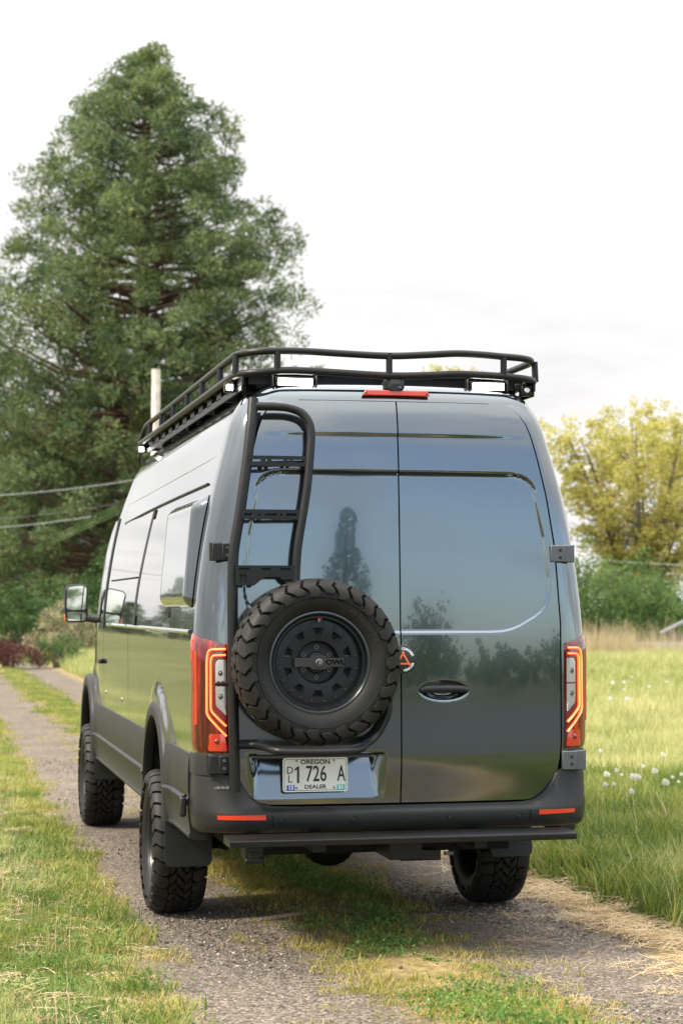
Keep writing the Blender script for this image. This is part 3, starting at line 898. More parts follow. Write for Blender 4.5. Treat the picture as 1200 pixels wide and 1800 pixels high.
# ---------------- tail lights
def srow(sgn, pts, off, mat, parent, name, width=None):
    """ribbon along (a, z) points on the skin, raised by off with half width"""
    P = []
    n = len(pts)
    for i, (a, z) in enumerate(pts):
        d = np.array(pts[min(i + 1, n - 1)]) - np.array(pts[max(i - 1, 0)]); d = d / np.linalg.norm(d)
        nn = np.array([-d[1], d[0]]) * width
        row = []
        for f_, h_ in ((-1, -0.006), (-0.9, 0.0), (0, 0.003), (0.9, 0.0), (1, -0.006)):
            q_ = np.array([a, z]) + nn * f_
            row.append(S(sgn * q_[0], q_[1], off + h_))
        P.append(row)
    return obj(name, MB().grid(np.array(P)), mat, parent, angle=60)
def dense(pts, n=6):
    out = []
    for i in range(len(pts) - 1):
        for k in range(n):
            t = k / n; out.append((pts[i][0] + (pts[i + 1][0] - pts[i][0]) * t, pts[i][1] + (pts[i + 1][1] - pts[i][1]) * t))
    out.append(pts[-1]); return out
def rounded(pts, n=5, r_=0.02):
    V = [Vector(p) for p in pts]; out = [pts[0]]
    for i in range(1, len(V) - 1):
        a = V[i] + (V[i - 1] - V[i]).normalized() * r_; c = V[i] + (V[i + 1] - V[i]).normalized() * r_
        for k in range(n + 1):
            t = k / n; q_ = a * (1 - t)**2 + V[i] * 2 * t * (1 - t) + c * t * t; out.append((q_.x, q_.y))
    out.append(pts[-1]); return dense(out, 2)
def tail_light(sgn):
    ain, aout = 0.822, 1.075
    # lens shell
    P = []
    for t in np.linspace(0, 1, 22):
        a = ain + (aout - ain) * t
        top = 1.480 + 0.060 * t; bot = 0.968 + 0.002 * t
        a2 = a + 0
        row = []
        for k, v in enumerate(np.linspace(0, 1, 26)):
            e = 0.012 * min(1, 8 * min(t, 1 - t, 2 * v, 2 * (1 - v)) + 0.15)
            bow = 0.012 * math.sin(math.pi * v) * (1 - t) * 0 
            row.append(S(sgn * a2, bot + (top - bot) * v, e))
        P.append(row)
    P = np.array(P)
    lens = MB().grid(P)
    ring = np.concatenate([P[:, 0], P[-1, 1:], P[-2::-1, -1], P[0, 1:-1][::-1]])
    c0 = np.array([S(sgn * 0.9, 1.2, -0.1)])
    inn = ring + (c0 - ring) * 0.12
    lens.grid(np.array([ring, inn]), closed_u=True)
    root = obj('tail_light', lens, 'red_lens', van, angle=60)
    root['label'] = ('left' if sgn < 0 else 'right') + ' tail light with glowing orange strips'
    # dark inner bezel between the strips
    def fillpatch(name, poly_rows, off, mat, n=7):
        P = []
        for z, a0, a1 in poly_rows:
            P.append([S(sgn * (a0 + (a1 - a0) * t), z, off + (0.0 if 0 < t < 1 else -0.004)) for t in np.linspace(0, 1, n)])
        return obj(name, MB().grid(np.array(P)), mat, root, angle=60)
    fillpatch('bezel', [(1.452, 0.828, 0.850), (1.445, 0.828, 0.895), (1.42, 0.828, 0.910), (1.16, 0.828, 0.914), (1.12, 0.828, 0.905), (1.045, 0.828, 0.84)], 0.0128, 'red_dark')
    fillpatch('reversing_lamp', [(1.408, 0.830, 0.862), (1.400, 0.830, 0.872), (1.385, 0.830, 0.876), (1.29, 0.830, 0.877)], 0.0155, 'clear_lens')
    fillpatch('reversing_lamp', [(1.283, 0.830, 0.877), (1.20, 0.830, 0.876), (1.185, 0.830, 0.870), (1.150, 0.830, 0.836)], 0.0155, 'clear_lens')
    for z in (1.345, 1.235):
        c = S(sgn * 0.850, z, 0.0165)
        q = MB().lathe([(-0.004, 0.0001), (-0.003, 0.006), (0.001, 0.010), (-0.001, 0.013), (0.004, 0.0135)], 16, 'Y', tuple(c)); obj('lamp_bulb', q, 'zinc', root)
    fillpatch('indicator', [(1.060, 0.845, 0.905), (1.050, 0.838, 0.912), (0.99, 0.830, 0.915), (0.980, 0.832, 0.910)], 0.0145, 'red_amber')
    c = S(sgn * 0.868, 1.025, 0.017)
    obj('lamp_bulb', MB().lathe([(-0.003, 0.0001), (-0.002, 0.009), (0.002, 0.013)], 16, 'Y', tuple(c)), 'red_dark', root)
    srow(sgn, rounded([(0.832, 1.458), (0.905, 1.456), (0.913, 1.40), (0.915, 1.150), (0.832, 1.050)], r_=0.022), 0.0165, 'led_strip', root, 'light_strip', 0.0056)
    srow(sgn, rounded([(0.832, 1.430), (0.889, 1.428), (0.894, 1.39), (0.895, 1.168), (0.832, 1.097)], r_=0.018), 0.0172, 'led_strip', root, 'light_strip', 0.0054)
    srow(sgn, rounded([(0.832, 1.458), (0.905, 1.456), (0.913, 1.40), (0.915, 1.150), (0.832, 1.050)], r_=0.022), 0.0198, 'led_core', root, 'light_strip', 0.0022)
    srow(sgn, rounded([(0.832, 1.430), (0.889, 1.428), (0.894, 1.39), (0.895, 1.168), (0.832, 1.097)], r_=0.018), 0.0204, 'led_core', root, 'light_strip', 0.0021)
    # red side element and upper clear strip
    srow(sgn, dense([(0.985, 1.45), (0.985, 1.10)], 10), 0.0135, 'red_amber', root, 'side_reflector', 0.012)
    srow(sgn, dense([(1.03, 1.50), (1.03, 1.40)], 6), 0.0135, 'red_amber', root, 'side_reflector', 0.022)
    return root
tail_light(-1); tail_light(1)

# ---------------- wheels
PROF = np.array([(0.000, 0.3745), (0.045, 0.3740), (0.080, 0.3705), (0.096, 0.3655), (0.107, 0.3600), (0.114, 0.3480), (0.119, 0.330), (0.121, 0.310), (0.120, 0.290), (0.116, 0.268), (0.108, 0.250), (0.100, 0.238), (0.092, 0.232)])
PL = np.concatenate([[0], np.cumsum(np.hypot(*np.diff(PROF, axis=0).T))])
def tprof(p):
    """tyre cross-section at arc length p from the tread centre (sign = side): axial, radius, outward normal"""
    sg = -1 if p < 0 else 1; a = abs(p); e = 1e-3
    f = lambda t: np.array([np.interp(t, PL, PROF[:, 0]), np.interp(t, PL, PROF[:, 1])])
    q = f(a); d = f(a + e) - f(max(a - e, 0)); d /= np.linalg.norm(d)
    n = np.array([-d[1], d[0]]); 
    if a < 0.02: n = np.array([0, 1.0])
    if n[1] < -0.2: n = -n
    if a > 0.05 and n[0] < 0: n = -n
    return q[0] * sg, q[1], n[0] * sg, n[1]
def tpt(th, p, h):
    a, r_, na, nr = tprof(p)
    rr = r_ + nr * h
    return (rr * math.cos(th), a + na * h, rr * math.sin(th))
carc = MB()
pl = np.linspace(-PL[-1], PL[-1], 45)
prof = []
for p in pl:
    a, r_, _, _ = tprof(p); prof.append((a, r_))
carc.lathe(prof, 96, 'Y')
lugs = MB()
def lug(th0, rows, h):
    """rows: (p, centre shift, half width) with angles in radians"""
    L = []
    n = len(rows)
    for i, (p, sh, hw) in enumerate(rows):
        ins = 0.90
        L.append([tpt(th0 + sh - hw, p, -0.002), tpt(th0 + sh - hw * ins, p, h if 0 < i < n - 1 else h * 0.8), tpt(th0 + sh + hw * ins, p, h if 0 < i < n - 1 else h * 0.8), tpt(th0 + sh + hw, p, -0.002)])
    A = np.array(L)
    lugs.grid(A)
    lugs.add(A[0], [(0, 1, 2, 3)]); lugs.add(A[-1], [(3, 2, 1, 0)])
NL = 30; pit = 2 * math.pi / NL
for sgn in (-1, 1):
    for i in range(NL):
        th = i * pit + (0.5 * pit if sgn > 0 else 0)
        long_ = i % 2 == 0
        sft = 0.16 * pit
        rows = [(0.056, 0.10 * pit, 0.33 * pit), (0.074, -0.04 * pit, 0.40 * pit), (0.092, 0.02 * pit, 0.41 * pit), (0.104, 0.12 * pit, 0.41 * pit), (0.120, 0.26 * pit, 0.40 * pit), (0.134, 0.02 * pit, 0.39 * pit)]
        rows.append((0.152 if long_ else 0.146, -0.12 * pit, 0.36 * pit))
        rows.append((0.168, 0.02 * pit, 0.24 * pit) if long_ else (0.154, -0.05 * pit, 0.22 * pit))
        lug(th, [(sgn * p, s_, w_ * 1.07) for p, s_, w_ in rows], 0.0135)
        # small sipe ridges on the shoulder
NC = 38; pc = 2 * math.pi / NC
for i in range(NC):
    th = i * pc
    for row, (p0, p1, off, dr) in enumerate(((-0.051, -0.019, 0.0, 1), (-0.018, 0.018, 0.5, -1), (0.019, 0.051, 0.15, 1))):
        t0 = th + off * pc
        pm = (p0 + p1) / 2; q = (p1 - p0)
        lug(t0, [(p0, -0.26 * pc * dr, 0.30 * pc), (p0 + q * 0.3, -0.20 * pc * dr, 0.40 * pc), (pm, 0.0, 0.30 * pc), (p1 - q * 0.3, 0.20 * pc * dr, 0.40 * pc), (p1, 0.26 * pc * dr, 0.30 * pc)], 0.0135)
carc.lathe([(-0.1190, 0.3005), (-0.1235, 0.2985), (-0.1190, 0.2965)], 96, 'Y')
def tyre_text(body, size, r, a_mid, flip=False):
    vs, fs = text_geo(body, size, 0.0008, bold=0.0)
    out = []
    for vx, vy, vz in vs:
        a = R(a_mid) + vx / r; rr = r + vy
        # axial position of the sidewall at that radius
        ax = float(np.interp(rr, PROF[::-1, 1], PROF[::-1, 0]))
        out.append((rr * math.sin(a), -(ax + 0.0012 + vz), rr * math.cos(a)))
    return MB().add(out, fs)
def make_tyre_mesh():
    t1 = obj('tyre', carc, 'sidewall', None)
    t1.data.materials.append(MATS['groove'])
    for pg in t1.data.polygons:
        if math.hypot(pg.center.x, pg.center.z) > 0.326: pg.material_index = 1
    t2 = obj('tread', lugs, 'rubber', t1, angle=28)
    t3 = obj('lettering', tyre_text('All-Terrain T/A', 0.032, 0.276, 50), 'rubber_print', t1)
    t4 = obj('lettering', tyre_text('BFGoodrich', 0.032, 0.276, 238), 'rubber_print', t1)
    return t1
# rim (dished, ten windows, outer ring of bolts)
rimb = MB()
rimb.lathe([(-0.075, 0.2335), (-0.102, 0.2375), (-0.108, 0.2350), (-0.108, 0.2270), (-0.103, 0.2215), (-0.094, 0.2175), (-0.088, 0.2140), (-0.088, 0.2060), (-0.080, 0.2015), (-0.062, 0.1990), (-0.055, 0.196)], 72, 'Y')
lip_rows = MB().lathe([(-0.1085, 0.2365), (-0.1105, 0.2345), (-0.1105, 0.2275), (-0.1075, 0.2250)], 72, 'Y')
disc = MB()
NW = 10
r_o, r_wo, r_wi, r_i = 0.196, 0.160, 0.128, 0.100
def dp(r_, th, y): return (r_ * math.sin(th), y, r_ * math.cos(th))
fy, by2 = -0.056, -0.025
for i in range(NW):
    th = 2 * math.pi * i / NW; hs = math.pi / NW
    ao, ai = 0.17, 0.115
    angs_o = [-hs, -ao, -ao * 0.5, 0, ao * 0.5, ao, hs]; angs_i = [-hs, -ai, -ai * 0.5, 0, ai * 0.5, ai, hs]
    rr = [r_o, (r_o + r_wo) / 2, r_wo, r_wi, r_i]
    aa = [[-hs, -hs * 0.66, -hs * 0.33, 0, hs * 0.33, hs * 0.66, hs], angs_o, angs_o, angs_i, [-hs, -hs * 0.66, -hs * 0.33, 0, hs * 0.33, hs * 0.66, hs]]
    yy = [fy, fy - 0.002, fy - 0.002, fy - 0.002, fy]
    grid = [[dp(rr[k], th + a, yy[k]) for a in aa[k]] for k in range(5)]
    o = len(disc.v)
    for row in grid: disc.v.extend(row)
    for k in range(4):
        for j in range(6):
            if k == 2 and 1 <= j <= 4: continue
            disc.f.append((o + k * 7 + j, o + k * 7 + j + 1, o + (k + 1) * 7 + j + 1, o + (k + 1) * 7 + j))
    # window walls (sloping in) and raised frame
    rim_pts = [(r_wo, a) for a in angs_o[1:6]] + [(r_wi, a) for a in reversed(angs_i[1:6])]
    A = [dp(r_, th + a, fy - 0.002) for r_, a in rim_pts]
    B = [dp(r_ * 0.97 + 0.03 * 0.145, th + a * 0.86, fy + 0.010) for r_, a in rim_pts]
    Cc = [dp(r_ * 0.80 + 0.2 * 0.145, th + a * 0.68, fy + 0.012) for r_, a in rim_pts]
    D = [dp(r_ * 0.80 + 0.2 * 0.145, th + a * 0.68, by2) for r_, a in rim_pts]
    disc.grid(np.array([A, B, Cc, D]), closed_u=True)
# inner bowl, hub pad
disc.lathe([(fy, r_i), (fy + 0.004, 0.098), (-0.020, 0.090), (-0.012, 0.084), (-0.012, 0.074), (-0.020, 0.066), (-0.022, 0.052), (-0.030, 0.046), (-0.032, 0.030), (-0.032, 0.0001)], 60, 'Y')
back = MB().lathe([(-0.022, 0.0001), (-0.020, 0.205)], 40, 'Y')
barrel = MB().lathe([(-0.075, 0.2335), (-0.06, 0.205), (0.05, 0.200), (0.095, 0.228), (0.108, 0.236)], 60, 'Y')
def make_rim(parent):
    r0 = obj('rim', rimb, 'wheel_paint', parent, angle=50)
    obj('rim_lip', lip_rows, 'wheel_lip', r0, angle=50)
    obj('rim_face', disc, 'wheel_paint', r0, angle=30)
    obj('rim_back', back, 'black', r0)
    obj('barrel', barrel, 'wheel_paint', r0)
    return r0
bolt_m = None
def rim_bolts(r0, lev3=True):
    mb0 = MB().lathe([(-0.005, 0.0001), (-0.005, 0.005), (-0.003, 0.0068), (0.002, 0.0072)], 10, 'Y')
    first = None
    for i in range(20):
        th = 2 * math.pi * (i + 0.5) / 20
        if first is None:
            first = obj('bolt', mb0, 'badge_black', r0); ob = first
        else:
            ob = copy_obj(first, r0)
        ob.location = dp(0.180, th, fy - 0.002)
    nut = MB().lathe([(-0.004, 0.0001), (-0.004, 0.005), (-0.012, 0.007), (-0.012, 0.0105), (0.004, 0.012)], 12, 'Y')
    first = None
    for i in range(6):
        th = 2 * math.pi * i / 6
        if first is None:
            first = obj('lug_nut', nut, 'zinc', r0); ob = first
        else:
            ob = copy_obj(first, r0)
        ob.location = dp(0.070, th, -0.012)
TR = 0.388; TRACK = 0.89
# spare wheel (thing part) built first; tyre and rim reused for the road wheels
spare = obj('spare_wheel', MB().lathe([(0.05, 0.0001), (0.05, 0.19), (0.11, 0.20), (0.115, 0.225)], 40, 'Y'), 'black', van)
spare['label'] = 'spare wheel with chunky off-road tyre on the left rear door'
spare.location = (-0.456, -0.215, 1.402)
tyre0 = make_tyre_mesh(); tyre0.parent = spare; tyre0.scale = (1, 1.12, 1)
rim0 = make_rim(spare)
rim_bolts(rim0)
# clamp bar with cut lettering, centre bolt, valve
q = MB()
q.prism([(-0.115, -0.020), (-0.040, -0.020), (-0.030, -0.032), (0.030, -0.032), (0.040, -0.020), (0.118, -0.020), (0.118, 0.020), (0.040, 0.020), (0.030, 0.032), (-0.030, 0.032), (-0.040, 0.020), (-0.115, 0.020)], 0.007, (0, -0.074, 0), X_, Z_, NY)
clamp = obj('clamp_bar', q, 'bar_grey', spare, bevel=0.0015)
vs, fs = text_geo('OWL', 0.030, 0.0004, sx=1.25, bold=0.0012)
obj('lettering', MB().add([(a + 0.077, -0.0815 - c, b_) for a, b_, c in vs], fs), 'gap', clamp, smooth=False)
obj('centre_bolt', MB().lathe([(-0.030, 0.0001), (-0.030, 0.008), (-0.020, 0.012), (-0.010, 0.012), (-0.008, 0.018), (0, 0.019)], 8, 'Y', (0, -0.080, 0)), 'steel', clamp)
q = MB().tube([(0, -0.062, 0.193), (0, -0.085, 0.193)], 0.006, 8); valve = obj('valve', q, 'steel', spare)
obj('valve_cap', MB().box((0.003, -0.08, 0.2005), (0.022, 0.012, 0.006)), 'red_cap', valve, bevel=0.002)
q = MB().tube([(0.008, -0.062, -0.205), (0.008, -0.092, -0.205)], 0.007, 8); obj('valve', q, 'powder_coat', spare)
def road_wheel(x, y, rz, label, spin):
    w = obj('wheel', MB().lathe([(-0.02, 0.0001), (-0.02, 0.10), (0.06, 0.12), (0.06, 0.0001)], 24, 'Y'), 'chassis', van)
    w.location = (x, y, TR); w.rotation_euler = (0, spin, rz)
    w.rotation_mode = 'XYZ'
    w['label'] = label
    t = copy_obj(tyre0, w)
    for c in tyre0.children:
        if c.name.startswith('tread'): copy_obj(c, t)
    r_ = copy_obj(rim0, w)
    for c in rim0.children:
        if c.name.split('.')[0] in ('rim_lip', 'rim_face', 'rim_back', 'barrel'): copy_obj(c, r_)
road_wheel(-TRACK, 1.575, -math.pi / 2, 'rear left road wheel', 0.1)
road_wheel(TRACK, 1.575, math.pi / 2, 'rear right road wheel', 0.3)
road_wheel(-TRACK, 5.93, -math.pi / 2, 'front left road wheel', 0.22)
road_wheel(TRACK, 5.93, math.pi / 2, 'front right road wheel', 0.0)
# spare wheel's mounting post to the door
q = MB().tube([(-0.472, -0.16, 1.402), (-0.472, 0.0, 1.402)], 0.09, 16); q.box((-0.472, -0.045, 1.402), (0.34, 0.02, 0.30)); obj('spare_mount', q, 'powder_coat', van)

# mud flaps
def flap(x0, x1, y, z0, z1, lean=0.06):
    poly = []
    w = x1 - x0; h = z1 - z0
    pts = rrect(w, h, 0.03)
    mb = MB()
    a = [( (x0 + x1) / 2 + p, y + lean * (0.5 - q_ / h) * 1.0, (z0 + z1) / 2 + q_) for p, q_ in pts]
    b = [(p[0], p[1] + 0.012, p[2]) for p in a]
    k = len(a)
    mb.add(a + b, [tuple(range(k)), tuple(range(2 * k - 1, k - 1, -1))] + [(i, i + k, (i + 1) % k + k, (i + 1) % k) for i in range(k)])
    return obj('mud_flap', mb, 'plastic', van)
flap(-0.998, -0.752, 1.075, 0.312, 0.80, -0.03)
flap(0.756, 0.985, 1.075, 0.318, 0.80, -0.03)
flap(-0.985, -0.775, 5.40, 0.395, 0.80, -0.03)
flap(0.775, 0.985, 5.40, 0.395, 0.80, -0.03)
# black latch-shaped marker on the left bumper corner
q = MB().box((-1.006, 0.285, 0.697), (0.032, 0.042, 0.095)); q.box((-1.000, 0.285, 0.750), (0.024, 0.03, 0.022)); obj('side_catch', q, 'plastic', van, bevel=0.010)

# ---------------- ladder and carrier on the left door
def lad(x, z, off=0.075): return (x, yd(x, z) - off, z)
LL = [lad(-0.706, 2.648), lad(-0.722, 2.52), lad(-0.742, 2.37), lad(-0.762, 2.235), lad(-0.782, 2.102), lad(-0.806, 1.965), lad(-0.815, 1.89), lad(-0.819, 1.75), lad(-0.819, 1.50), lad(-0.817, 1.20), lad(-0.812, 1.0), lad(-0.808, 0.797)]
q = MB().tube(LL, 0.0255, 16, smooth=4)
ladder = obj('ladder', q, 'powder_coat', van)
ladder['label'] = 'black tubular ladder on the left rear door'
LR = [lad(-0.700, 2.612), lad(-0.60, 2.612), lad(-0.538, 2.606), lad(-0.480, 2.582), lad(-0.447, 2.535), lad(-0.439, 2.48), lad(-0.444, 2.402), lad(-0.461, 2.24), lad(-0.480, 2.12), lad(-0.497, 2.024), lad(-0.510, 1.945), lad(-0.517, 1.87), lad(-0.521, 1.783), lad(-0.521, 1.62)]
obj('rail', MB().tube(LR, 0.0205, 16, smooth=5), 'powder_coat', ladder)
def slotted(x0, x1, z0, z1, y, ladder_):
    """rung: channel whose face is cut by slots and holes"""
    mb = MB(); w = x1 - x0
    zc = (z0 + z1) / 2; hz = (z1 - z0) * 0.13
    cuts = [(0.06, 0.22), (0.30, 0.33), (0.40, 0.60), (0.67, 0.70), (0.76, 0.94)]
    xs = [0.0]
    for a, b_ in cuts: xs += [a, b_]
    xs.append(1.0)
    zs = [z0, zc - hz, zc + hz, z1]
    d = 0.004
    for i in range(len(xs) - 1):
        hole = i % 2 == 1
        for j in range(3):
            if hole and j == 1: continue
            xa, xb = x0 + w * xs[i], x0 + w * xs[i + 1]
            mb.box(((xa + xb) / 2, y, (zs[j] + zs[j + 1]) / 2), (xb - xa, d, zs[j + 1] - zs[j]))
    mb.box(((x0 + x1) / 2, y + 0.018, z1 - 0.002), (w, 0.034, 0.004))
    mb.box(((x0 + x1) / 2, y + 0.018, z0 + 0.002), (w, 0.034, 0.004))
    return obj('rung', mb, 'powder_coat', ladder_)
slotted(-0.748, -0.460, 2.324, 2.372, yd(-0.6, 2.35) - 0.088, ladder)
slotted(-0.782, -0.500, 2.070, 2.116, yd(-0.6, 2.09) - 0.088, ladder)
# lower plate with emblem and cut-away bottom
yp = yd(-0.66, 1.81) - 0.095
q = MB().prism([(-0.812, 1.758), (-0.722, 1.758), (-0.672, 1.798), (-0.602, 1.798), (-0.560, 1.758), (-0.521, 1.764), (-0.521, 1.852), (-0.812, 1.852)], 0.005, (0, yp, 0), X_, Z_, NY)
pl_ = obj('mount_plate', q, 'powder_coat', ladder)
for a, b_ in ((-0.795, -0.745), (-0.69, -0.645), (-0.60, -0.55)):
    obj('slot', MB().prism([(a, 1.832), (b_, 1.832), (b_, 1.840), (a, 1.840)], 0.0008, (0, yp - 0.0051, 0), X_, Z_, NY), 'gap', pl_)
obj('slot', MB().prism([(-0.588, 1.778), (-0.540, 1.778), (-0.540, 1.786), (-0.588, 1.786)], 0.0008, (0, yp - 0.0051, 0), X_, Z_, NY), 'gap', pl_)
q = MB(); ex, ez = -0.775, 1.795     # owl-like emblem lines
for sg in (-1, 1):
    q.tube([(ex + sg * 0.012, yp - 0.006, ez + 0.024), (ex + sg * 0.014, yp - 0.006, ez + 0.006), (ex + sg * 0.008, yp - 0.006, ez - 0.006), (ex + sg * 0.015, yp - 0.006, ez - 0.024)], 0.0014, 5)
    q.lathe([(-0.0015, 0.002), (-0.0015, 0.005), (0.001, 0.0055)], 10, 'Y', (ex + sg * 0.006, yp - 0.0055, ez + 0.010))
obj('emblem', q, 'gap', pl_)
# lower hoop that cradles the spare
HP = [lad(-0.80, 1.012, 0.07), lad(-0.72, 1.012, 0.08), (-0.685, -0.20, 1.010), (-0.668, -0.32, 1.006), (-0.62, -0.362, 1.000), (-0.47, -0.366, 0.997), (-0.33, -0.362, 0.999), (-0.262, -0.30, 1.004), (-0.21, -0.17, 1.014), (-0.150, -0.095, 1.040), (-0.105, -0.075, 1.095), (-0.075, -0.07, 1.17), (-0.07, -0.065, 1.30)]
obj('hoop', MB().tube(HP, 0.0185, 14, smooth=6), 'powder_coat', ladder)
# adjuster studs at the left edge
for (xa, xb, z, mt) in ((-0.905, -0.815, 1.299, 'powder_coat'), (-0.905, -0.82, 0.812, 'zinc')):
    y = yd(-0.80, z) - 0.065
    q = MB().tube([(xa, y, z), (xb, y, z)], 0.006, 8)
    for k in range(4):
        q.tube([(xa + 0.012 + k * 0.021, y, z), (xa + 0.026 + k * 0.021, y, z)], 0.012, 8)
    obj('adjuster', q, mt, ladder)

# ---------------- third brake light, reversing camera
yb = 0.090
q = MB().prism([(-0.165, 0), (-0.150, 0.026), (0.158, 0.026), (0.172, 0)], 0.022, (0, yb + 0.012, 2.6835), X_, Z_, NY)
bl = obj('brake_light', q, 'brake_lens', van, bevel=0.004)
bl['label'] = 'red centre brake light under the roof camera'
for x in (-0.148, 0.155): obj('screw', MB().lathe([(-0.003, 0.0001), (-0.002, 0.004), (0.002, 0.005)], 8, 'Y', (x, yb - 0.010, 2.694)), 'black', bl)
q = MB()
P = []
for t, w_, h_ in ((0.0, 0.030, 0.030), (0.006, 0.045, 0.050), (0.03, 0.052, 0.072), (0.08, 0.052, 0.078), (0.14, 0.050, 0.060), (0.22, 0.046, 0.03)):
    y = yb - 0.018 + t
    P.append([(c * w_ * 1.0, y, 2.706 + (0.5 * h_ + 0.5 * h_ * s_) * 1.12) for c, s_ in [(math.cos(R(a)) * (1.0 if math.sin(R(a)) < 0 else 0.88), max(-1, min(1, math.sin(R(a)) * 1.25))) for a in range(0, 360, 20)]])
P = np.array(P); q.grid(P, closed_u=True); q.add(P[0], [tuple(range(18))])
rc = obj('reversing_camera', q, 'plastic', van, angle=40)
obj('camera_lens', MB().lathe([(-0.004, 0.0001), (-0.003, 0.008), (0.003, 0.011)], 14, 'Y', (0.018, yb - 0.018, 2.722)), 'glass_dark', rc)
# ---------------- roof rack
rack = MB()
for y in np.arange(0.32, 4.4, 0.34):
    rack.box((0, y, 2.800), (1.50, 0.06, 0.022))
for k in range(6):
    rack.box((0, 0.54 + k * 0.69, 2.792), (1.46, 0.64, 0.006))
for x in (-0.735, 0.735):
    rack.box((x, 2.25, 2.790), (0.010, 4.1, 0.022)); rack.box((x, 2.25, 2.722), (0.010, 4.1, 0.030))
    for y in np.arange(0.26, 4.4, 0.34):
        rack.box((x, y, 2.756), (0.010, 0.16, 0.05))
rack.box((0, 0.24, 2.765), (1.40, 0.012, 0.050))
for x in (-0.66, 0.66):
    for y in (0.45, 1.5, 2.6, 3.8):
        rack.box((x, y, 2.745), (0.05, 0.10, 0.09))
rack_o = obj('roof_rack', rack, 'powder_coat', van)
rack_o['label'] = 'black tubular roof rack'
LZ, UZ = 2.786, 2.888
def loop(zf, xr, yr_, yfr, rear_z):
    pts = [(-xr, yfr, zf)] + [(-xr, y, zf) for y in np.linspace(yfr - 0.4, 0.42, 8)]
    pts += [(-xr + 0.006, 0.30, zf), (-xr + 0.04, yr_ + 0.07, zf), (-xr + 0.11, yr_ + 0.012, zf + 0.002)]
    pts += [(x, yr_ - 0.03 * (1 - (x / 0.6) ** 2) , z) for x, z in rear_z]
    pts += [(xr - 0.11, yr_ + 0.012, zf + 0.002), (xr - 0.04, yr_ + 0.07, zf), (xr - 0.006, 0.30, zf)]
    pts += [(xr, y, zf) for y in np.linspace(0.42, yfr - 0.4, 8)] + [(xr, yfr, zf)]
    return pts
low = loop(LZ, 0.765, 0.12, 4.45, [(-0.55, 2.797), (-0.42, 2.796), (-0.26, 2.789), (-0.03, 2.781), (0.15, 2.787), (0.31, 2.798), (0.45, 2.797), (0.55, 2.794)])
upp = loop(UZ, 0.755, 0.12, 4.10, [(-0.55, 2.893), (-0.42, 2.891), (-0.26, 2.884), (-0.03, 2.878), (0.15, 2.888), (0.31, 2.900), (0.45, 2.898), (0.55, 2.893)])
upp = [(-0.755, 4.50, 2.78), (-0.755, 4.42, 2.83), (-0.755, 4.28, 2.872)] + upp + [(0.755, 4.28, 2.872), (0.755, 4.42, 2.83), (0.755, 4.50, 2.78)]
obj('rail', MB().tube(low, 0.0185, 14, smooth=4), 'powder_coat', rack_o)
obj('rail', MB().tube(upp, 0.0175, 14, smooth=4), 'powder_coat', rack_o)
for x in (-0.578, -0.031, 0.555):
    obj('post', MB().tube([(x, 0.118 - 0.03 * (1 - (x / 0.6) ** 2), 2.79), (x, 0.118 - 0.03 * (1 - (x / 0.6) ** 2), 2.89)], 0.0165, 12), 'powder_coat', rack_o)
for sg in (-1, 1):
    for y in (0.25, 0.76, 1.41, 2.02, 2.65, 3.26, 3.9):
        obj('post', MB().tube([(sg * 0.762, y, LZ), (sg * 0.757, y, UZ)], 0.0165, 12), 'powder_coat', rack_o)
    # fairing strut at the front
    obj('fairing_strut', MB().tube([(sg * 0.755, 4.50, 2.78), (sg * 0.75, 4.62, 2.66)], 0.008, 8), 'powder_coat', rack_o)
q = MB().box((0, 4.5, 2.79), (1.5, 0.03, 0.12), Matrix.Rotation(R(-40), 3, 'X')); obj('fairing', q, 'powder_coat', rack_o, bevel=0.01)
# lamps under the rear rail
for cx, w_ in ((-0.483, 0.170), (0.488, 0.160)):
    cy = 0.155
    q = MB().box((cx, cy + 0.032, 2.747), (w_ + 0.022, 0.06, 0.050))
    for sg in (-1, 1): q.box((cx + sg * (w_ / 2 + 0.022), cy + 0.03, 2.752), (0.010, 0.05, 0.060))
    l_ = obj('light_bar', q, 'powder_coat', rack_o, bevel=0.006)
    obj('light_lens', MB().box((cx, cy - 0.002, 2.747), (w_, 0.010, 0.034)), 'work_light', l_, bevel=0.004)
for x, y, lit, sg in ((-0.772, 0.36, 1, -1), (-0.772, 4.30, 1, -1), (0.70, 0.22, 0, 1)):
    q = MB().box((x, y, 2.735), (0.055, 0.055, 0.050)); q.box((x - sg * 0.03, y + 0.01, 2.755), (0.05, 0.03, 0.035)); q.tube([(x - sg * 0.01, y - 0.036, 2.768), (x - sg * 0.01, y + 0.02, 2.768)], 0.012, 10)
    l_ = obj('side_light', q, 'powder_coat', rack_o, bevel=0.006)
    if lit:
        q = MB().box((x - 0.004, y - 0.0285, 2.733), (0.032, 0.006, 0.030))
        obj('light_lens', q, 'work_light', l_, bevel=0.003)
    else:
        obj('light_lens', MB().lathe([(-0.003, 0.0001), (-0.003, 0.012), (0.002, 0.013)], 16, 'Y', (x + 0.0, y - 0.030, 2.738)), 'plate_white', l_)
# roof fan
q = MB().box((-0.15, 1.3, 2.80), (0.42, 0.42, 0.06)).box((-0.15, 1.3, 2.845), (0.46, 0.5, 0.04)); obj('roof_fan', q, 'plastic', van, bevel=0.02)

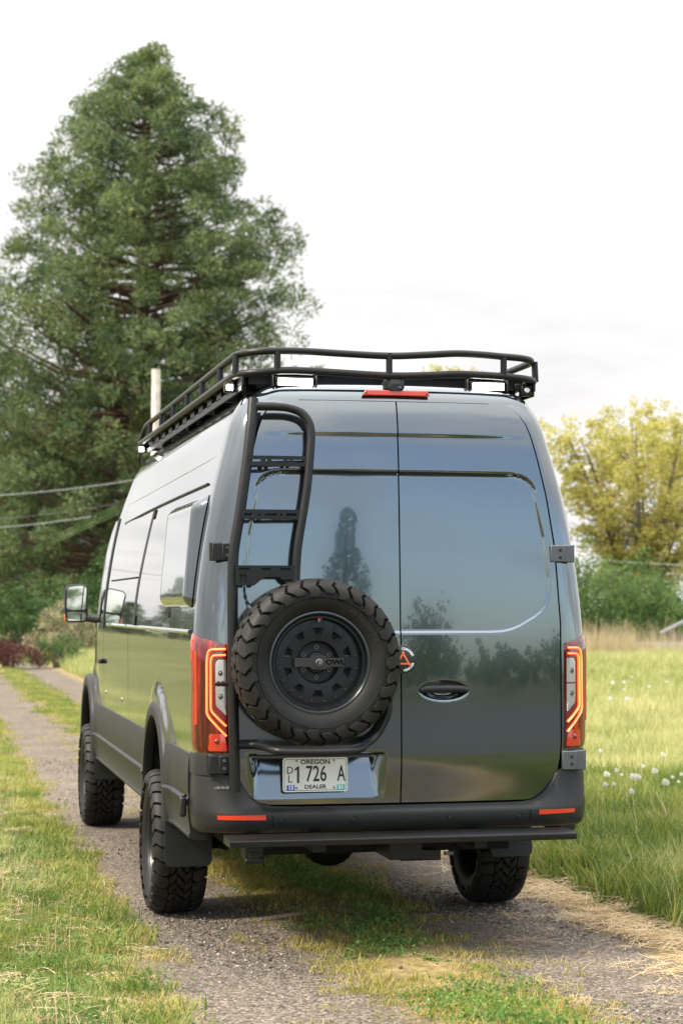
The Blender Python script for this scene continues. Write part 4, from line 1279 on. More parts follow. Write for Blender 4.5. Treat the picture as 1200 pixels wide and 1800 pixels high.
# ---------------- side windows, pod, seams, mirror
def side_pane(name, rows, mat, parent, off=0.004, sgn=-1, n=14, thick=0.01, taper_end=False):
    """rows: (z, y0, y1)"""
    P = []
    rows = np.array(rows, float)
    zz = np.linspace(rows[0, 0], rows[-1, 0], 24)
    for z in zz:
        y0, y1 = np.interp(z, rows[:, 0], rows[:, 1]), np.interp(z, rows[:, 0], rows[:, 2])
        ys = np.linspace(y0, y1, n)
        P.append([S(sgn * (SB + y - 0.20 - float(yrz(z))), z, off) for y in ys])
    P = np.array(P)
    mb = MB().grid(P)
    ring = np.concatenate([P[0], P[1:, -1], P[-1, -2::-1], P[-2:0:-1, 0]])
    inn = ring - np.array([sgn * thick, 0, 0])
    mb.grid(np.array([ring, inn]), closed_u=True)
    return obj(name, mb, mat, parent, angle=50)
for sgn in (-1, 1):
    fr = side_pane('side_window', [(1.548, 2.93, 4.50), (1.60, 2.90, 4.50), (1.80, 2.84, 4.49), (2.05, 2.72, 4.46), (2.18, 2.66, 4.40), (2.225, 2.66, 4.2)], 'glass_dark', van, 0.006, sgn)
    q = MB()
    for y0, y1 in ((2.90, 4.50),):
        pts = [S(sgn * (SB + y - 0.20 - float(yrz(1.835))), 1.835, 0.009) for y in np.linspace(y0 - 0.02, y1, 12)]
        q.tube([tuple(p) for p in pts], 0.006, 6)
    obj('window_bar', q, 'black', fr)
    pi = side_pane('window_pillar', [(1.546, 2.80, 2.925), (1.80, 2.72, 2.835), (2.05, 2.61, 2.715), (2.235, 2.55, 2.655)], 'black', van, 0.0075, sgn)
    side_pane('side_window', [(1.60, 1.15, 2.795), (1.80, 1.15, 2.715), (2.05, 1.15, 2.605), (2.175, 1.15, 2.56)], 'glass_dark', van, 0.006, sgn)
    side_pane('cab_window', [(1.50, 4.96, 5.80), (1.60, 4.96, 5.76), (1.80, 4.96, 5.60), (2.00, 4.95, 5.42), (2.20, 4.94, 5.20), (2.27, 4.96, 5.08)], 'glass_dark', van, 0.005, sgn)
    side_pane('cab_pillar', [(1.50, 4.86, 4.955), (2.28, 4.82, 4.935)], 'black', van, 0.0055, sgn)
    # drip line above the windows and crease lines higher up
    pts = [tuple(S(sgn * (SB + y - 0.20), z, 0.003)) for y, z in ((0.42, 2.262), (1.5, 2.258), (2.6, 2.250), (3.4, 2.240), (4.3, 2.225))]
    obj('drip_rail', MB().tube(pts, 0.0075, 8, smooth=4), 'plastic', van)
    for y0, y1, z0, z1, rr_ in ((0.25, 4.6, 2.40, 2.36, 0.0045), (1.2, 4.5, 2.60, 2.57, 0.006)):
        pts = [tuple(S(sgn * (SB + y - 0.20), z0 + (z1 - z0) * t, -0.001)) for t, y in zip(np.linspace(0, 1, 12), np.linspace(y0, y1, 12))]
        obj('side_crease', MB().tube(pts, [0.0008] + [rr_] * 8 + [0.0008], 6), 'paint', van)
    pts = [tuple(S(sgn * (SB + y - 0.20), 1.536, 0.004)) for y in np.linspace(0.30, 4.55, 16)]
    obj('belt_trim', MB().tube(pts, 0.011, 8), 'paint', van)
    # panel gaps
    def gapline(pts, w_=0.0032):
        P = np.array([[S(sgn * (SB + y + d - 0.20), z, 0.0012) for d in (-w_, w_)] for y, z in pts])
        obj('panel_gap', MB().grid(P), 'gap', van)
    gapline([(4.885, z) for z in np.linspace(0.96, 1.50, 12)])
    gapline([(3.20, z) for z in np.linspace(0.96, 1.53, 12)])
    gapline([(5.62 - 0.08 * t, 1.12 + 0.40 * t) for t in np.linspace(0, 1, 8)])
    gapline([(4.44, z) for z in np.linspace(2.25, 2.60, 10)], 0.002)
    # roof-panel seam that runs down the rear pillar
    P = np.array([[S(sgn * (1.075 + d), z, 0.0010) for d in (-0.0016, 0.0016)] for z in np.linspace(1.56, 2.64, 30)])
    obj('panel_gap', MB().grid(P), 'gap', van)
    # flared pod over the rear window
    Y0, Y1, Z0, Z1 = 0.30, 1.42, 1.655, 2.205
    P = []
    for v in np.linspace(0, 1, 30):
        row = []
        z = Z0 + (Z1 - Z0) * v
        for t in np.linspace(0, 1, 40):
            y = Y0 + (Y1 - Y0) * t
            ev = min(1, 3.2 * (1 - abs(2 * v - 1)) * 1.6)
            e1 = smooth(0, 0.055, t * (Y1 - Y0)) * smooth(0, 0.12, (1 - t) * (Y1 - Y0))
            e2 = smooth(0, 0.050, v * (Z1 - Z0)) * smooth(0, 0.07, (1 - v) * (Z1 - Z0))
            base = S0(sgn * (SB + y - 0.20 - float(yrz(z))), z)
            xt = 0.990 - 0.050 * (v - 0.2)
            d = math.sqrt(max(0.0, float(e1) * float(e2)))
            bx2 = abs(base[0]) + (xt - abs(base[0])) * d + 0.004
            row.append((sgn * bx2, y, z))
        P.append(row)
    pod = obj('window_pod', MB().grid(np.array(P)), 'paint', van, angle=60)
    pod['label'] = 'flared grey pod bulging from the side'
    # door handle / fuel flap dots
    p = S(sgn * (SB + 4.78), 1.27, 0.014)
    obj('door_handle', MB().box(tuple(p), (0.03, 0.16, 0.035)), 'plastic', van, bevel=0.01)
    for y in (4.70, 3.6):
        p = S(sgn * (SB + y - 0.2), 1.06, 0.0)
        obj('rubbing_stud', MB().lathe([(sgn * 0.004, 0.0001), (sgn * 0.003, 0.012), (0, 0.014)], 12, 'X', tuple(p)), 'steel', van)
    # mirror
    cx_, cy_, cz_ = sgn * 1.100, 5.72, 1.680
    q = MB()
    outline = rrect(0.175, 0.285, 0.045, 5)
    P = []
    for yo, sc_ in ((0.0, 0.96), (0.012, 1.0), (0.05, 1.0), (0.10, 0.88), (0.135, 0.60), (0.145, 0.2)):
        P.append([(cx_ + a * sc_, cy_ + yo, cz_ + b_ * sc_) for a, b_ in outline])
    P = np.array(P); q.grid(P, closed_u=True); q.add(P[0], [tuple(range(len(outline)))])
    mir = obj('mirror', q, 'plastic', van, angle=40)
    q = MB().prism([(a * 0.84, b_ * 0.60 + 0.042) for a, b_ in rrect(0.175, 0.30, 0.04, 5)], 0.002, (cx_, cy_ - 0.001, cz_), X_, Z_, NY); obj('mirror_glass', q, 'mirror', mir)
    q = MB().prism([(a * 0.80, b_ * 0.86 - 0.095) for a, b_ in rrect(0.175, 0.075, 0.02, 4)], 0.002, (cx_, cy_ - 0.001, cz_), X_, Z_, NY); obj('mirror_glass', q, 'mirror', mir)
    q = MB().tube([(cx_ - sgn * 0.05, cy_ + 0.05, cz_ - 0.10), (sgn * 0.93, cy_ - 0.02, cz_ - 0.12)], 0.032, 10); obj('mirror_arm', q, 'plastic', mir)
    obj('indicator', MB().box((cx_ + sgn * 0.083, cy_ + 0.03, cz_ - 0.105), (0.012, 0.06, 0.05)), 'amber', mir, bevel=0.004)
# windscreen and front end (seen only from other sides)
P = []
for z in np.linspace(1.45, 2.45, 12):
    yf = np.interp(z, FZ, FY); w_ = float(wz(z)) * 0.80
    P.append([(x, yf + 0.075 - 0.09 * (x / w_) ** 2, z) for x in np.linspace(-w_, w_, 15)])
obj('windscreen', MB().grid(np.array(P)), 'glass_dark', van)
P = []
for z in np.linspace(0.50, 0.96, 8):
    P.append([(x, 6.93 - 0.45 * abs(x / 0.86) ** 4, z) for x in np.linspace(-0.86, 0.86, 25)])
fb = obj('front_bumper', MB().grid(np.array(P)), 'plastic', van)
obj('grille', MB().box((0, 7.0, 1.02), (0.9, 0.05, 0.12)), 'black', van, bevel=0.02)
for sg in (-1, 1):
    obj('headlight', MB().box((sg * 0.66, 6.84, 1.06), (0.30, 0.14, 0.16)), 'clear_lens', van, bevel=0.04)
#ENVSTART
# ================================================================== VEGETATION AND SURROUNDINGS
CAMP = Vector(cam.location)
def at(px, D):
    """ground point seen at photo column px (of 1200), at distance D from the camera"""
    a = 0.2098 + math.atan((px - 600) / 3482)
    return CAMP.x + D * math.sin(a), CAMP.y + D * math.cos(a)
def rot_rand(n, rng, tilt=None):
    """n random rotation matrices"""
    q = rng.normal(size=(n, 4)); q /= np.linalg.norm(q, axis=1, keepdims=True)
    w, x, y, z = q.T
    M = np.empty((n, 3, 3))
    M[:, 0, 0] = 1 - 2 * (y*y + z*z); M[:, 0, 1] = 2 * (x*y - z*w); M[:, 0, 2] = 2 * (x*z + y*w)
    M[:, 1, 0] = 2 * (x*y + z*w); M[:, 1, 1] = 1 - 2 * (x*x + z*z); M[:, 1, 2] = 2 * (y*z - x*w)
    M[:, 2, 0] = 2 * (x*z - y*w); M[:, 2, 1] = 2 * (y*z + x*w); M[:, 2, 2] = 1 - 2 * (x*x + y*y)
    return M
def leaves_mesh(name, C, size, aspect, rng, outdir=None, bias=0.6, fold=0.25):
    """one small folded quad per centre C (n,3); outdir (n,3) pulls the leaf's long axis"""
    n = len(C)
    d = rng.normal(size=(n, 3)); d /= np.linalg.norm(d, axis=1, keepdims=True)
    if outdir is not None:
        d = d * (1 - bias) + outdir * bias
        d /= np.linalg.norm(d, axis=1, keepdims=True) + 1e-9
    t = rng.normal(size=(n, 3)); sd = np.cross(d, t); sd /= np.linalg.norm(sd, axis=1, keepdims=True) + 1e-9
    L = (size * rng.uniform(0.65, 1.35, n))[:, None]; W = L * aspect
    nn = np.cross(d, sd)
    p0 = C - d * L * 0.5; p2 = C + d * L * 0.5 + nn * L * fold * 0.3
    p1 = C + sd * W * 0.5 + d * L * 0.05 + nn * L * fold * 0.2; p3 = C - sd * W * 0.5 + d * L * 0.05 + nn * L * fold * 0.2
    V = np.stack([p0, p1, p2, p3], 1).reshape(-1, 3)
    F = np.arange(4 * n).reshape(n, 4)
    return np_mesh(name, V, F)
def puff(centers, radii, per, rng, flat=0.75, shell=0.55):
    """leaf positions through ellipsoid clumps, denser toward their skin"""
    k = len(centers)
    d = rng.normal(size=(k, per, 3)); d /= np.linalg.norm(d, axis=2, keepdims=True)
    r = (shell + (1 - shell) * rng.random((k, per))) ** 1.0
    r = r * rng.uniform(0.75, 1.1, (k, per))
    P = centers[:, None, :] + d * (r * radii[:, None])[..., None] * np.array([1, 1, flat])
    return P.reshape(-1, 3), d.reshape(-1, 3)
def tree_thing(name, label, cat, base, trunk_mb, bark, crown_me, leaf, group=None, extra=None):
    t = tag(empty(name, base), label, cat, group)
    if trunk_mb is not None:
        o = obj('trunk', trunk_mb, bark, t)
    me = crown_me; me.materials.append(MATS[leaf])
    o = bpy.data.objects.new('crown', me); COL.objects.link(o); o.parent = t
    return t
def conifer(name, label, base, H, prof, seed, leaf, nb=420, per=80, lsize=0.26, puff_r=(0.45, 0.85), z0=0.08, group=None, tr=0.45, lift=0.35, bias=0.45):
    """prof: list of (height fraction, radius)"""
    rng = np.random.default_rng(seed)
    pf = np.array(prof, float)
    tk = MB()
    tk.tube([(0, 0, -0.3), (0.03, 0.02, H * 0.25), (-0.04, 0.03, H * 0.5), (0.02, -0.03, H * 0.75), (0, 0, H * 0.97)], [tr * 1.25, tr, tr * 0.72, tr * 0.42, 0.04], 10, smooth=3)
    C = []; RR = []; OD = []
    ga = 2.399963
    for i in range(nb):
        f = z0 + (0.985 - z0) * ((i + 0.5) / nb) ** 0.92
        rad = np.interp(f, pf[:, 0], pf[:, 1]) * rng.uniform(0.72, 1.05)
        th = i * ga + rng.normal() * 0.25
        dz = lift * rad * rng.uniform(0.3, 1.1)
        zb = f * H - dz * 0.8
        d = np.array([math.cos(th), math.sin(th), 0])
        tip = d * rad + np.array([0, 0, f * H + dz * 0.2])
        root = np.array([0, 0, max(zb - 0.2, 0.3)])
        midp = (root + tip) / 2 - np.array([0, 0, 0.08 * rad])
        if rad > 0.5:
            tk.tube([tuple(root), tuple(midp), tuple(root * 0.1 + tip * 0.9)], [0.03 + 0.016 * rad, 0.02 + 0.008 * rad, 0.012], 4, caps=False)
        n_p = max(1, int(round(0.9 + rad * 0.40)))
        for j in range(n_p):
            t = 1 - 0.19 * j * (1.2 if n_p > 2 else 2) * rng.uniform(0.7, 1.2)
            t = max(t, 0.32)
            q = root * (1 - t) ** 2 + midp * 2 * t * (1 - t) + tip * t * t
            side = np.array([-d[1], d[0], 0]) * rng.normal() * 0.22 * rad * t
            C.append(q + side + rng.normal(size=3) * 0.12)
            RR.append(rng.uniform(*puff_r) * (0.55 + 0.45 * min(1, rad / 3)))
            OD.append(d * 0.8 + np.array([0, 0, 0.55]))
    C = np.array(C); RR = np.array(RR)
    P, D = puff(C, RR, per, rng, 0.72)
    OD = np.repeat(np.array(OD), per, 0)
    od = OD * 0.5 + D; od /= np.linalg.norm(od, axis=1, keepdims=True)
    me = leaves_mesh('crown', P, lsize, 0.24, rng, od, bias)
    return tree_thing(name, label, 'tree', base, tk, 'bark_red', me, leaf, group)
def broadleaf(name, label, base, H, W, seed, leaf, stems=5, per=46, lsize=0.20, nb=26, group=None, puff_r=(0.45, 0.8), spread=0.55, bark='bark_grey', dense_=1.0, low=0.30, cat='tree'):
    """multi-stem tree: stems fork into limbs and twigs, leaf clumps at the twigs"""
    rng = np.random.default_rng(seed)
    tk = MB(); C = []
    for s_ in range(stems):
        th = 2 * math.pi * s_ / stems + rng.normal() * 0.4
        lean = spread * rng.uniform(0.35, 1.0) * W * 0.5
        top = np.array([math.cos(th) * lean, math.sin(th) * lean, H * rng.uniform(0.82, 0.98)])
        b0 = np.array([math.cos(th) * 0.12, math.sin(th) * 0.12, -0.2])
        midp = b0 * 0.55 + top * 0.45; midp[:2] *= 0.55
        def pt(t): return b0 * (1 - t) ** 2 + midp * 2 * t * (1 - t) + top * t * t
        r0 = 0.018 * H * rng.uniform(0.7, 1.1)
        tk.tube([tuple(pt(t)) for t in np.linspace(0, 1, 8)], list(np.linspace(r0, 0.02, 8)), 7, caps=False)
        for k in range(nb):
            t = low + (1 - low) * (k + rng.random()) / nb
            p = pt(t); a = rng.uniform(0, 2 * math.pi)
            ln = W * 0.26 * (1.15 - 0.75 * abs(t - 0.62) / 0.62) * rng.uniform(0.5, 1.15)
            dirv = np.array([math.cos(a), math.sin(a), rng.uniform(0.25, 0.95)]); out = np.array([math.cos(th), math.sin(th), 0]); dirv = dirv + out * 0.35; dirv /= np.linalg.norm(dirv)
            e = p + dirv * ln
            m1 = (p + e) / 2 + np.array([0, 0, -0.05 * ln])
            tk.tube([tuple(p), tuple(m1), tuple(e)], [max(0.012, r0 * 0.28 * (1.2 - t)), max(0.009, r0 * 0.16 * (1.2 - t)), 0.006], 4, caps=False)
            for tt in (0.55, 0.8, 1.0):
                if rng.random() < 0.88 * dense_:
                    C.append(p * (1 - tt) + e * tt + rng.normal(size=3) * 0.18)
    C = np.array(C); RR = rng.uniform(*puff_r, len(C))
    P, D = puff(C, RR, per, rng, 0.8, 0.25)
    me = leaves_mesh('crown', P, lsize, 0.62, rng, D, 0.2)
    return tree_thing(name, label, cat, base, tk, bark, me, leaf, group)
def shrub(name, label, base, size, seed, leaf, nclump=60, per=60, lsize=0.12, cat='shrub', group=None, aspect=0.55, puff_r=0.22):
    rng = np.random.default_rng(seed)
    sx, sy_, sz = size
    tk = MB()
    for k in range(7):
        a = rng.uniform(0, 2 * math.pi); r_ = rng.uniform(0.3, 0.8)
        tk.tube([(0.1 * math.cos(a), 0.1 * math.sin(a), -0.1), (sx * 0.2 * r_ * math.cos(a), sy_ * 0.2 * r_ * math.sin(a), sz * 0.4), (sx * 0.42 * r_ * math.cos(a), sy_ * 0.42 * r_ * math.sin(a), sz * 0.8)], [0.04, 0.03, 0.01], 5, caps=False)
    d = rng.normal(size=(nclump, 3)); d /= np.linalg.norm(d, axis=1, keepdims=True); d[:, 2] = np.abs(d[:, 2]) * 1.1 - 0.25
    rr = rng.uniform(0.55, 1.0, nclump)[:, None] * (1 + 0.18 * rng.normal(size=(nclump, 1)))
    C = d * rr * np.array([sx / 2, sy_ / 2, sz * 0.72]) + np.array([0, 0, sz * 0.32])
    C[:, 2] = np.clip(C[:, 2], 0.1, None)
    RR = rng.uniform(0.7, 1.3, nclump) * puff_r * min(sx, sz)
    P, D = puff(C, RR, per, rng, 0.85, 0.35)
    P[:, 2] = np.abs(P[:, 2])
    me = leaves_mesh('crown', P, lsize, aspect, rng, D, 0.25)
    return tree_thing(name, label, cat, base, tk, 'bark_grey', me, leaf, group)

# the big sequoia-like conifer
x, y = at(250, 82)
conifer('conifer_tree', 'tall broad conifer rising behind the van on the left', (x, y, 0), 25.0,
        [(0.0, 6.2), (0.12, 7.2), (0.30, 7.6), (0.45, 7.3), (0.55, 6.9), (0.63, 6.2), (0.72, 5.1), (0.79, 4.3), (0.87, 3.0), (0.93, 1.5), (0.97, 0.6), (1.0, 0.1)], 11, 'conifer_leaf', nb=430, per=175, lsize=0.24, puff_r=(0.50, 1.0), tr=0.48)
x, y = at(-75, 90)
conifer('conifer_tree', 'shorter conifer cut off by the left edge of the picture', (x, y, 0), 15.8,
        [(0.0, 4.6), (0.2, 4.9), (0.5, 4.4), (0.75, 3.2), (0.9, 1.7), (1.0, 0.3)], 12, 'conifer_leaf', nb=170, per=150, lsize=0.24, puff_r=(0.55, 1.0), tr=0.35)
x, y = at(120, 96)
conifer('conifer_tree', 'dark lower conifer filling in behind the tall one', (x, y, 0), 11.5,
        [(0.0, 5.0), (0.2, 5.6), (0.5, 5.0), (0.75, 3.4), (0.9, 1.7), (1.0, 0.3)], 13, 'conifer_dark', nb=200, per=120, lsize=0.28, puff_r=(0.7, 1.15), tr=0.35)
# understorey at the end of the track
x, y = at(112, 62)
shrub('flowering_shrub', 'cream flowering shrub at the end of the track', (x, y, 0), (2.6, 2.0, 1.75), 21, 'blossom', 80, 60, 0.075, puff_r=0.16)
x, y = at(60, 66)
shrub('evergreen_shrub', 'dark evergreen shrub below the conifers', (x, y, 0), (5.5, 2.6, 2.5), 22, 'shrub_dark', 130, 70, 0.11, puff_r=0.2)
x, y = at(104, 54)
shrub('green_shrub', 'low bright green shrub beside the dark red one', (x, y, 0), (1.7, 1.2, 0.85), 23, 'hedge_leaf', 60, 60, 0.06, puff_r=0.25)
x, y = at(18, 53)
shrub('red_shrub', 'dark red-leaved shrub at the left edge', (x, y, 0), (2.1, 1.3, 0.85), 24, 'shrub_red', 80, 70, 0.05, puff_r=0.25)
x, y = at(190, 70)
shrub('evergreen_shrub', 'dark evergreen shrub half hidden behind the van mirror', (x, y, 0), (5.0, 2.6, 3.2), 25, 'shrub_dark', 130, 70, 0.12, puff_r=0.2)
# right: spring-leafed tree, hedge, reeds
x, y = at(1128, 92)
broadleaf('spring_tree', 'airy tree in yellow-green spring leaf, right of the van', (x, y, 0), 10.7, 9.4, 31, 'spring_leaf', stems=11, per=36, lsize=0.17, nb=32, puff_r=(0.34, 0.68), spread=0.98, low=0.24)
x, y = at(1290, 98)
broadleaf('spring_tree', 'yellow-green tree cut off by the right edge of the picture', (x, y, 0), 10.0, 8.0, 32, 'spring_leaf', stems=9, per=34, lsize=0.17, nb=22, puff_r=(0.30, 0.55), spread=0.9)
x, y = at(782, 130)
broadleaf('far_tree', 'far tree whose tip just shows above the roof rack', (x, y, 0), 17.6, 7.0, 33, 'spring_leaf', stems=4, per=24, lsize=0.25, nb=20, puff_r=(0.4, 0.8))
for px, D, sz, sd, lb in ((1045, 68, (4.0, 2.8, 3.5), 41, 'green hedge bush next to the right tail light'), (1112, 70, (3.8, 2.8, 3.3), 42, 'green hedge bush in the middle of the hedge'), (1172, 72, (3.4, 2.4, 2.6), 43, 'green hedge bush nearest the shed'), (960, 70, (4.2, 2.4, 2.8), 44, 'green hedge bush hidden behind the van')):
    x, y = at(px, D)
    shrub('hedge_bush', lb, (x, y, 0), sz, sd, 'hedge_leaf', 150, 60, 0.11, cat='bush', group='hedge beyond the field', puff_r=0.15)

# utility pole and cables
x, y = at(273, 72)
pole = tag(empty('utility_pole', (x, y, 0)), 'pale wooden utility pole in front of the tall conifer', 'pole')
obj('pole_shaft', MB().tube([(0, 0, -0.5), (0, 0, 5), (0, 0, 10.25)], [0.19, 0.175, 0.155], 14), 'pole_wood', pole)
obj('cap_pin', MB().tube([(0.10, -0.05, 10.1), (0.10, -0.05, 10.4)], 0.02, 6), 'wire', pole)
def cable(name, label, p, q, sag, r_, mat):
    pts = []
    for t in np.linspace(0, 1, 24):
        a = Vector(p) * (1 - t) + Vector(q) * t; a.z -= sag * 4 * t * (1 - t); pts.append(tuple(a))
    return tag(obj(name, MB().tube(pts, r_, 5), mat), label, 'cable', 'overhead cables')
lx, ly = at(-420, 66)
for z0_, z1_, lb, mt in ((6.35, 5.3, 'highest overhead cable, left of the van', 'wire_bright'), (5.62, 4.35, 'middle overhead cable, left of the van', 'wire'), (5.30, 4.10, 'lowest overhead cable, left of the van', 'wire_bright')):
    cable('overhead_cable', lb, (x, y - 0.2, z0_), (lx, ly, z1_), 0.45, 0.011, mt)
rx_, ry_ = at(1500, 74)
cable('overhead_cable', 'upper pale overhead cable crossing the yellow tree', (x + 0.2, y, 5.2), (rx_, ry_, 2.95), 0.5, 0.010, 'wire_bright')
cable('overhead_cable', 'lower dark overhead cable crossing the yellow tree', (x + 0.2, y, 4.9), (rx_, ry_, 2.35), 0.5, 0.012, 'wire')

# board fence and low shed at the far side of the field
x, y = at(1135, 60)
fence = tag(empty('board_fence', (x, y, 0), -0.32), 'grey weathered board fence beyond the field grass', 'fence')
bd = MB().box((0, 0, 0.27), (0.135, 0.025, 0.62)); first = None
for k in range(16):
    if first is None: first = obj('board', bd, 'fence_wood', fence, bevel=0.004); o = first
    else: o = copy_obj(first, fence)
    o.location = (-1.12 + k * 0.142, 0.004 * (k % 3), 0.012 * math.sin(k * 2.1))
for x_ in (-1.2, 0, 1.2): obj('post', MB().box((x_, 0.06, 0.25), (0.09, 0.09, 0.7)), 'fence_wood', fence)
x, y = at(1198, 61)
shed = tag(empty('shed', (x, y, 0), -0.32), 'low brown shed with a grey roof at the right edge', 'shed')
for k in range(10):
    obj('wall_board', MB().box((-0.42 + k * 0.15, 0, 0.40), (0.146, 0.03, 0.84)), 'shed_wood', shed)
obj('wall', MB().box((0.3, 0.75, 0.39), (1.42, 1.40, 0.80)), 'shed_wood', shed)
obj('roof', MB().prism([(-0.62, 0.80), (0.35, 1.28), (1.30, 0.80), (1.30, 0.86), (0.35, 1.36), (-0.62, 0.86)], 1.9, (0, -0.15, 0), (1, 0, 0), (0, 0, 1), (0, 1, 0)), 'shed_roof', shed)

# trees on the other side of the camera and far to the left: the van's paint mirrors them
for k, (x, y, sz, lb) in enumerate(((25, -88, (9, 8, 8.2), 'rounded tree mirrored in the right rear door'), (10, -84, (14, 7, 4.4), 'low thicket mirrored behind the spare wheel'), (36, -86, (13, 7, 4.6), 'low thicket mirrored near the edge of the right rear door'), (-3, -92, (15, 8, 5.0), 'low thicket mirrored in the left rear door'), (48, -90, (12, 8, 6.5), 'thicket mirrored in the rear corner of the van'), (-17, -90, (14, 8, 5.5), 'thicket far behind the camera on the left'), (21, -97, (16, 8, 4.8), 'low thicket behind the mirrored rounded tree'), (61, -88, (14, 8, 6.0), 'thicket far behind the camera on the right'))):
    shrub('mirrored_thicket', lb, (x, y, 0), sz, 60 + k, 'shrub_dark' if k % 2 else 'hedge_leaf', 120, 40, 0.42, group='thickets behind the camera', puff_r=0.16)
conifer('mirrored_conifer', 'tall conifer mirrored behind the ladder', (14.5, -92, 0), 18.5, [(0, 4.2), (0.2, 4.6), (0.5, 3.4), (0.75, 1.9), (0.9, 0.9), (1, 0.15)], 71, 'conifer_dark', nb=170, per=50, lsize=0.4, group='trees behind the camera')
for k, (x, y, H) in enumerate(((-34, 190, 8.5), (-29, 196, 6.5), (-25, 190, 9), (-21, 198, 6), (-41, 190, 7), (-49, 192, 9), (-16, 195, 7.5), (-60, 190, 7), (-72, 195, 8))):
    conifer('distant_conifer', 'distant conifer mirrored in the side of the van, %s from the track' % ('fifth', 'fourth', 'third', 'second', 'sixth', 'seventh', 'first', 'eighth', 'ninth')[k], (x, y, 0), H, [(0, 3.0), (0.3, 2.6), (0.7, 1.4), (1, 0.1)], 80 + k, 'conifer_dark', nb=70, per=36, lsize=0.5, puff_r=(0.6, 1.0), group='conifers far to the left')

# ================================================================== GROUND COVER (scattered)
def vnoise(x, y, s, seed=0):
    r = np.random.default_rng(seed); o = 0
    for k in range(6):
        a = r.uniform(0, 2 * math.pi); f = s * r.uniform(0.6, 1.8); ph = r.uniform(0, 6.28)
        o = o + np.sin((x * math.cos(a) + y * math.sin(a)) * f + ph)
    return o / 6
def blades(n, radius, h, w, curl, seed, lean=0.35):
    rng = np.random.default_rng(seed)
    V = []; F = []
    for i in range(n):
        a = rng.uniform(0, 2 * math.pi); r_ = radius * math.sqrt(rng.random())
        b0 = np.array([r_ * math.cos(a), r_ * math.sin(a), -0.01])
        hh = rng.uniform(*h); d = rng.uniform(0, 2 * math.pi); dv = np.array([math.cos(d), math.sin(d), 0])
        sv = np.array([-dv[1], dv[0], 0]); l_ = rng.uniform(0.1, 1) * lean; cu = rng.uniform(0.2, 1) * curl
        tw = rng.normal() * 0.5; sv = sv * math.cos(tw) + dv * math.sin(tw)
        o = len(V)
        for t in (0, 0.35, 0.7, 1.0):
            p = b0 + dv * hh * (l_ * t + cu * t * t) + np.array([0, 0, hh * (t - 0.35 * cu * t * t)])
            ww = w * (1 - 0.85 * t ** 1.5) * rng.uniform(0.9, 1.1)
            V.append(p - sv * ww); V.append(p + sv * ww)
        for k in range(3):
            F.append((o + 2 * k, o + 2 * k + 1, o + 2 * k + 3, o + 2 * k + 2))
    return np_mesh('tuft', np.array(V), np.array(F))
def flat_straw(n, radius, ln, w, seed):
    rng = np.random.default_rng(seed); V = []; F = []
    for i in range(n):
        a = rng.uniform(0, 2 * math.pi); r_ = radius * math.sqrt(rng.random()); d = rng.uniform(0, 2 * math.pi)
        L = rng.uniform(*ln); dv = np.array([math.cos(d), math.sin(d), 0]); sv = np.array([-dv[1], dv[0], 0.3])
        c = np.array([r_ * math.cos(a), r_ * math.sin(a), rng.uniform(0.002, 0.03)]); tz = rng.normal() * 0.10; bn = rng.normal() * 0.15
        o = len(V)
        for t in (-0.5, 0, 0.5):
            p = c + dv * L * t + np.array([0, 0, tz * L * t + 0.02 * (0.25 - t * t) * 4 * rng.random()]) + sv * np.array([1, 1, 0]) * bn * L * (t * t - 0.12)
            V.append(p - sv * w); V.append(p + sv * w)
        for k in range(2): F.append((o + 2 * k, o + 2 * k + 1, o + 2 * k + 3, o + 2 * k + 2))
    V = np.array(V); V[:, 2] = np.maximum(V[:, 2], 0.001)
    return np_mesh('straw', V, np.array(F))
def rosette(n, ln, w, seed, up=0.35):
    rng = np.random.default_rng(seed); V = []; F = []
    for i in range(n):
        d = rng.uniform(0, 2 * math.pi); L = rng.uniform(*ln); dv = np.array([math.cos(d), math.sin(d), 0]); sv = np.array([-dv[1], dv[0], 0])
        c = np.array([rng.normal() * 0.03, rng.normal() * 0.03, 0.0]); u_ = up * rng.uniform(0.4, 1.4); o = len(V)
        for t, wf in ((0, 0.25), (0.3, 0.8), (0.6, 1.0), (0.85, 0.6), (1.0, 0.12)):
            p = c + dv * L * t + np.array([0, 0, L * u_ * (t - 0.55 * t * t) + 0.004])
            V.append(p - sv * w * wf + np.array([0, 0, 0.12 * w * wf])); V.append(p + sv * w * wf + np.array([0, 0, 0.12 * w * wf]))
        for k in range(4): F.append((o + 2 * k, o + 2 * k + 1, o + 2 * k + 3, o + 2 * k + 2))
    return np_mesh('rosette', np.array(V), np.array(F))
def clover(n, radius, h, s_, seed):
    rng = np.random.default_rng(seed)
    C = np.stack([rng.normal(size=n) * radius * 0.5, rng.normal(size=n) * radius * 0.5, rng.uniform(0.005, h, n)], -1)
    return leaves_mesh('clover', C, s_, 0.7, rng, np.tile(np.array([[0, 0, 0.2]]), (n, 1)), 0.0)
PROTO = {}
def proto_collection(name, meshes, mat):
    c = bpy.data.collections.new('proto_' + name)
    for i, me in enumerate(meshes):
        me.materials.append(MATS[mat])
        o = bpy.data.objects.new('proto_%s_%02d' % (name, i), me); c.objects.link(o)
    return c
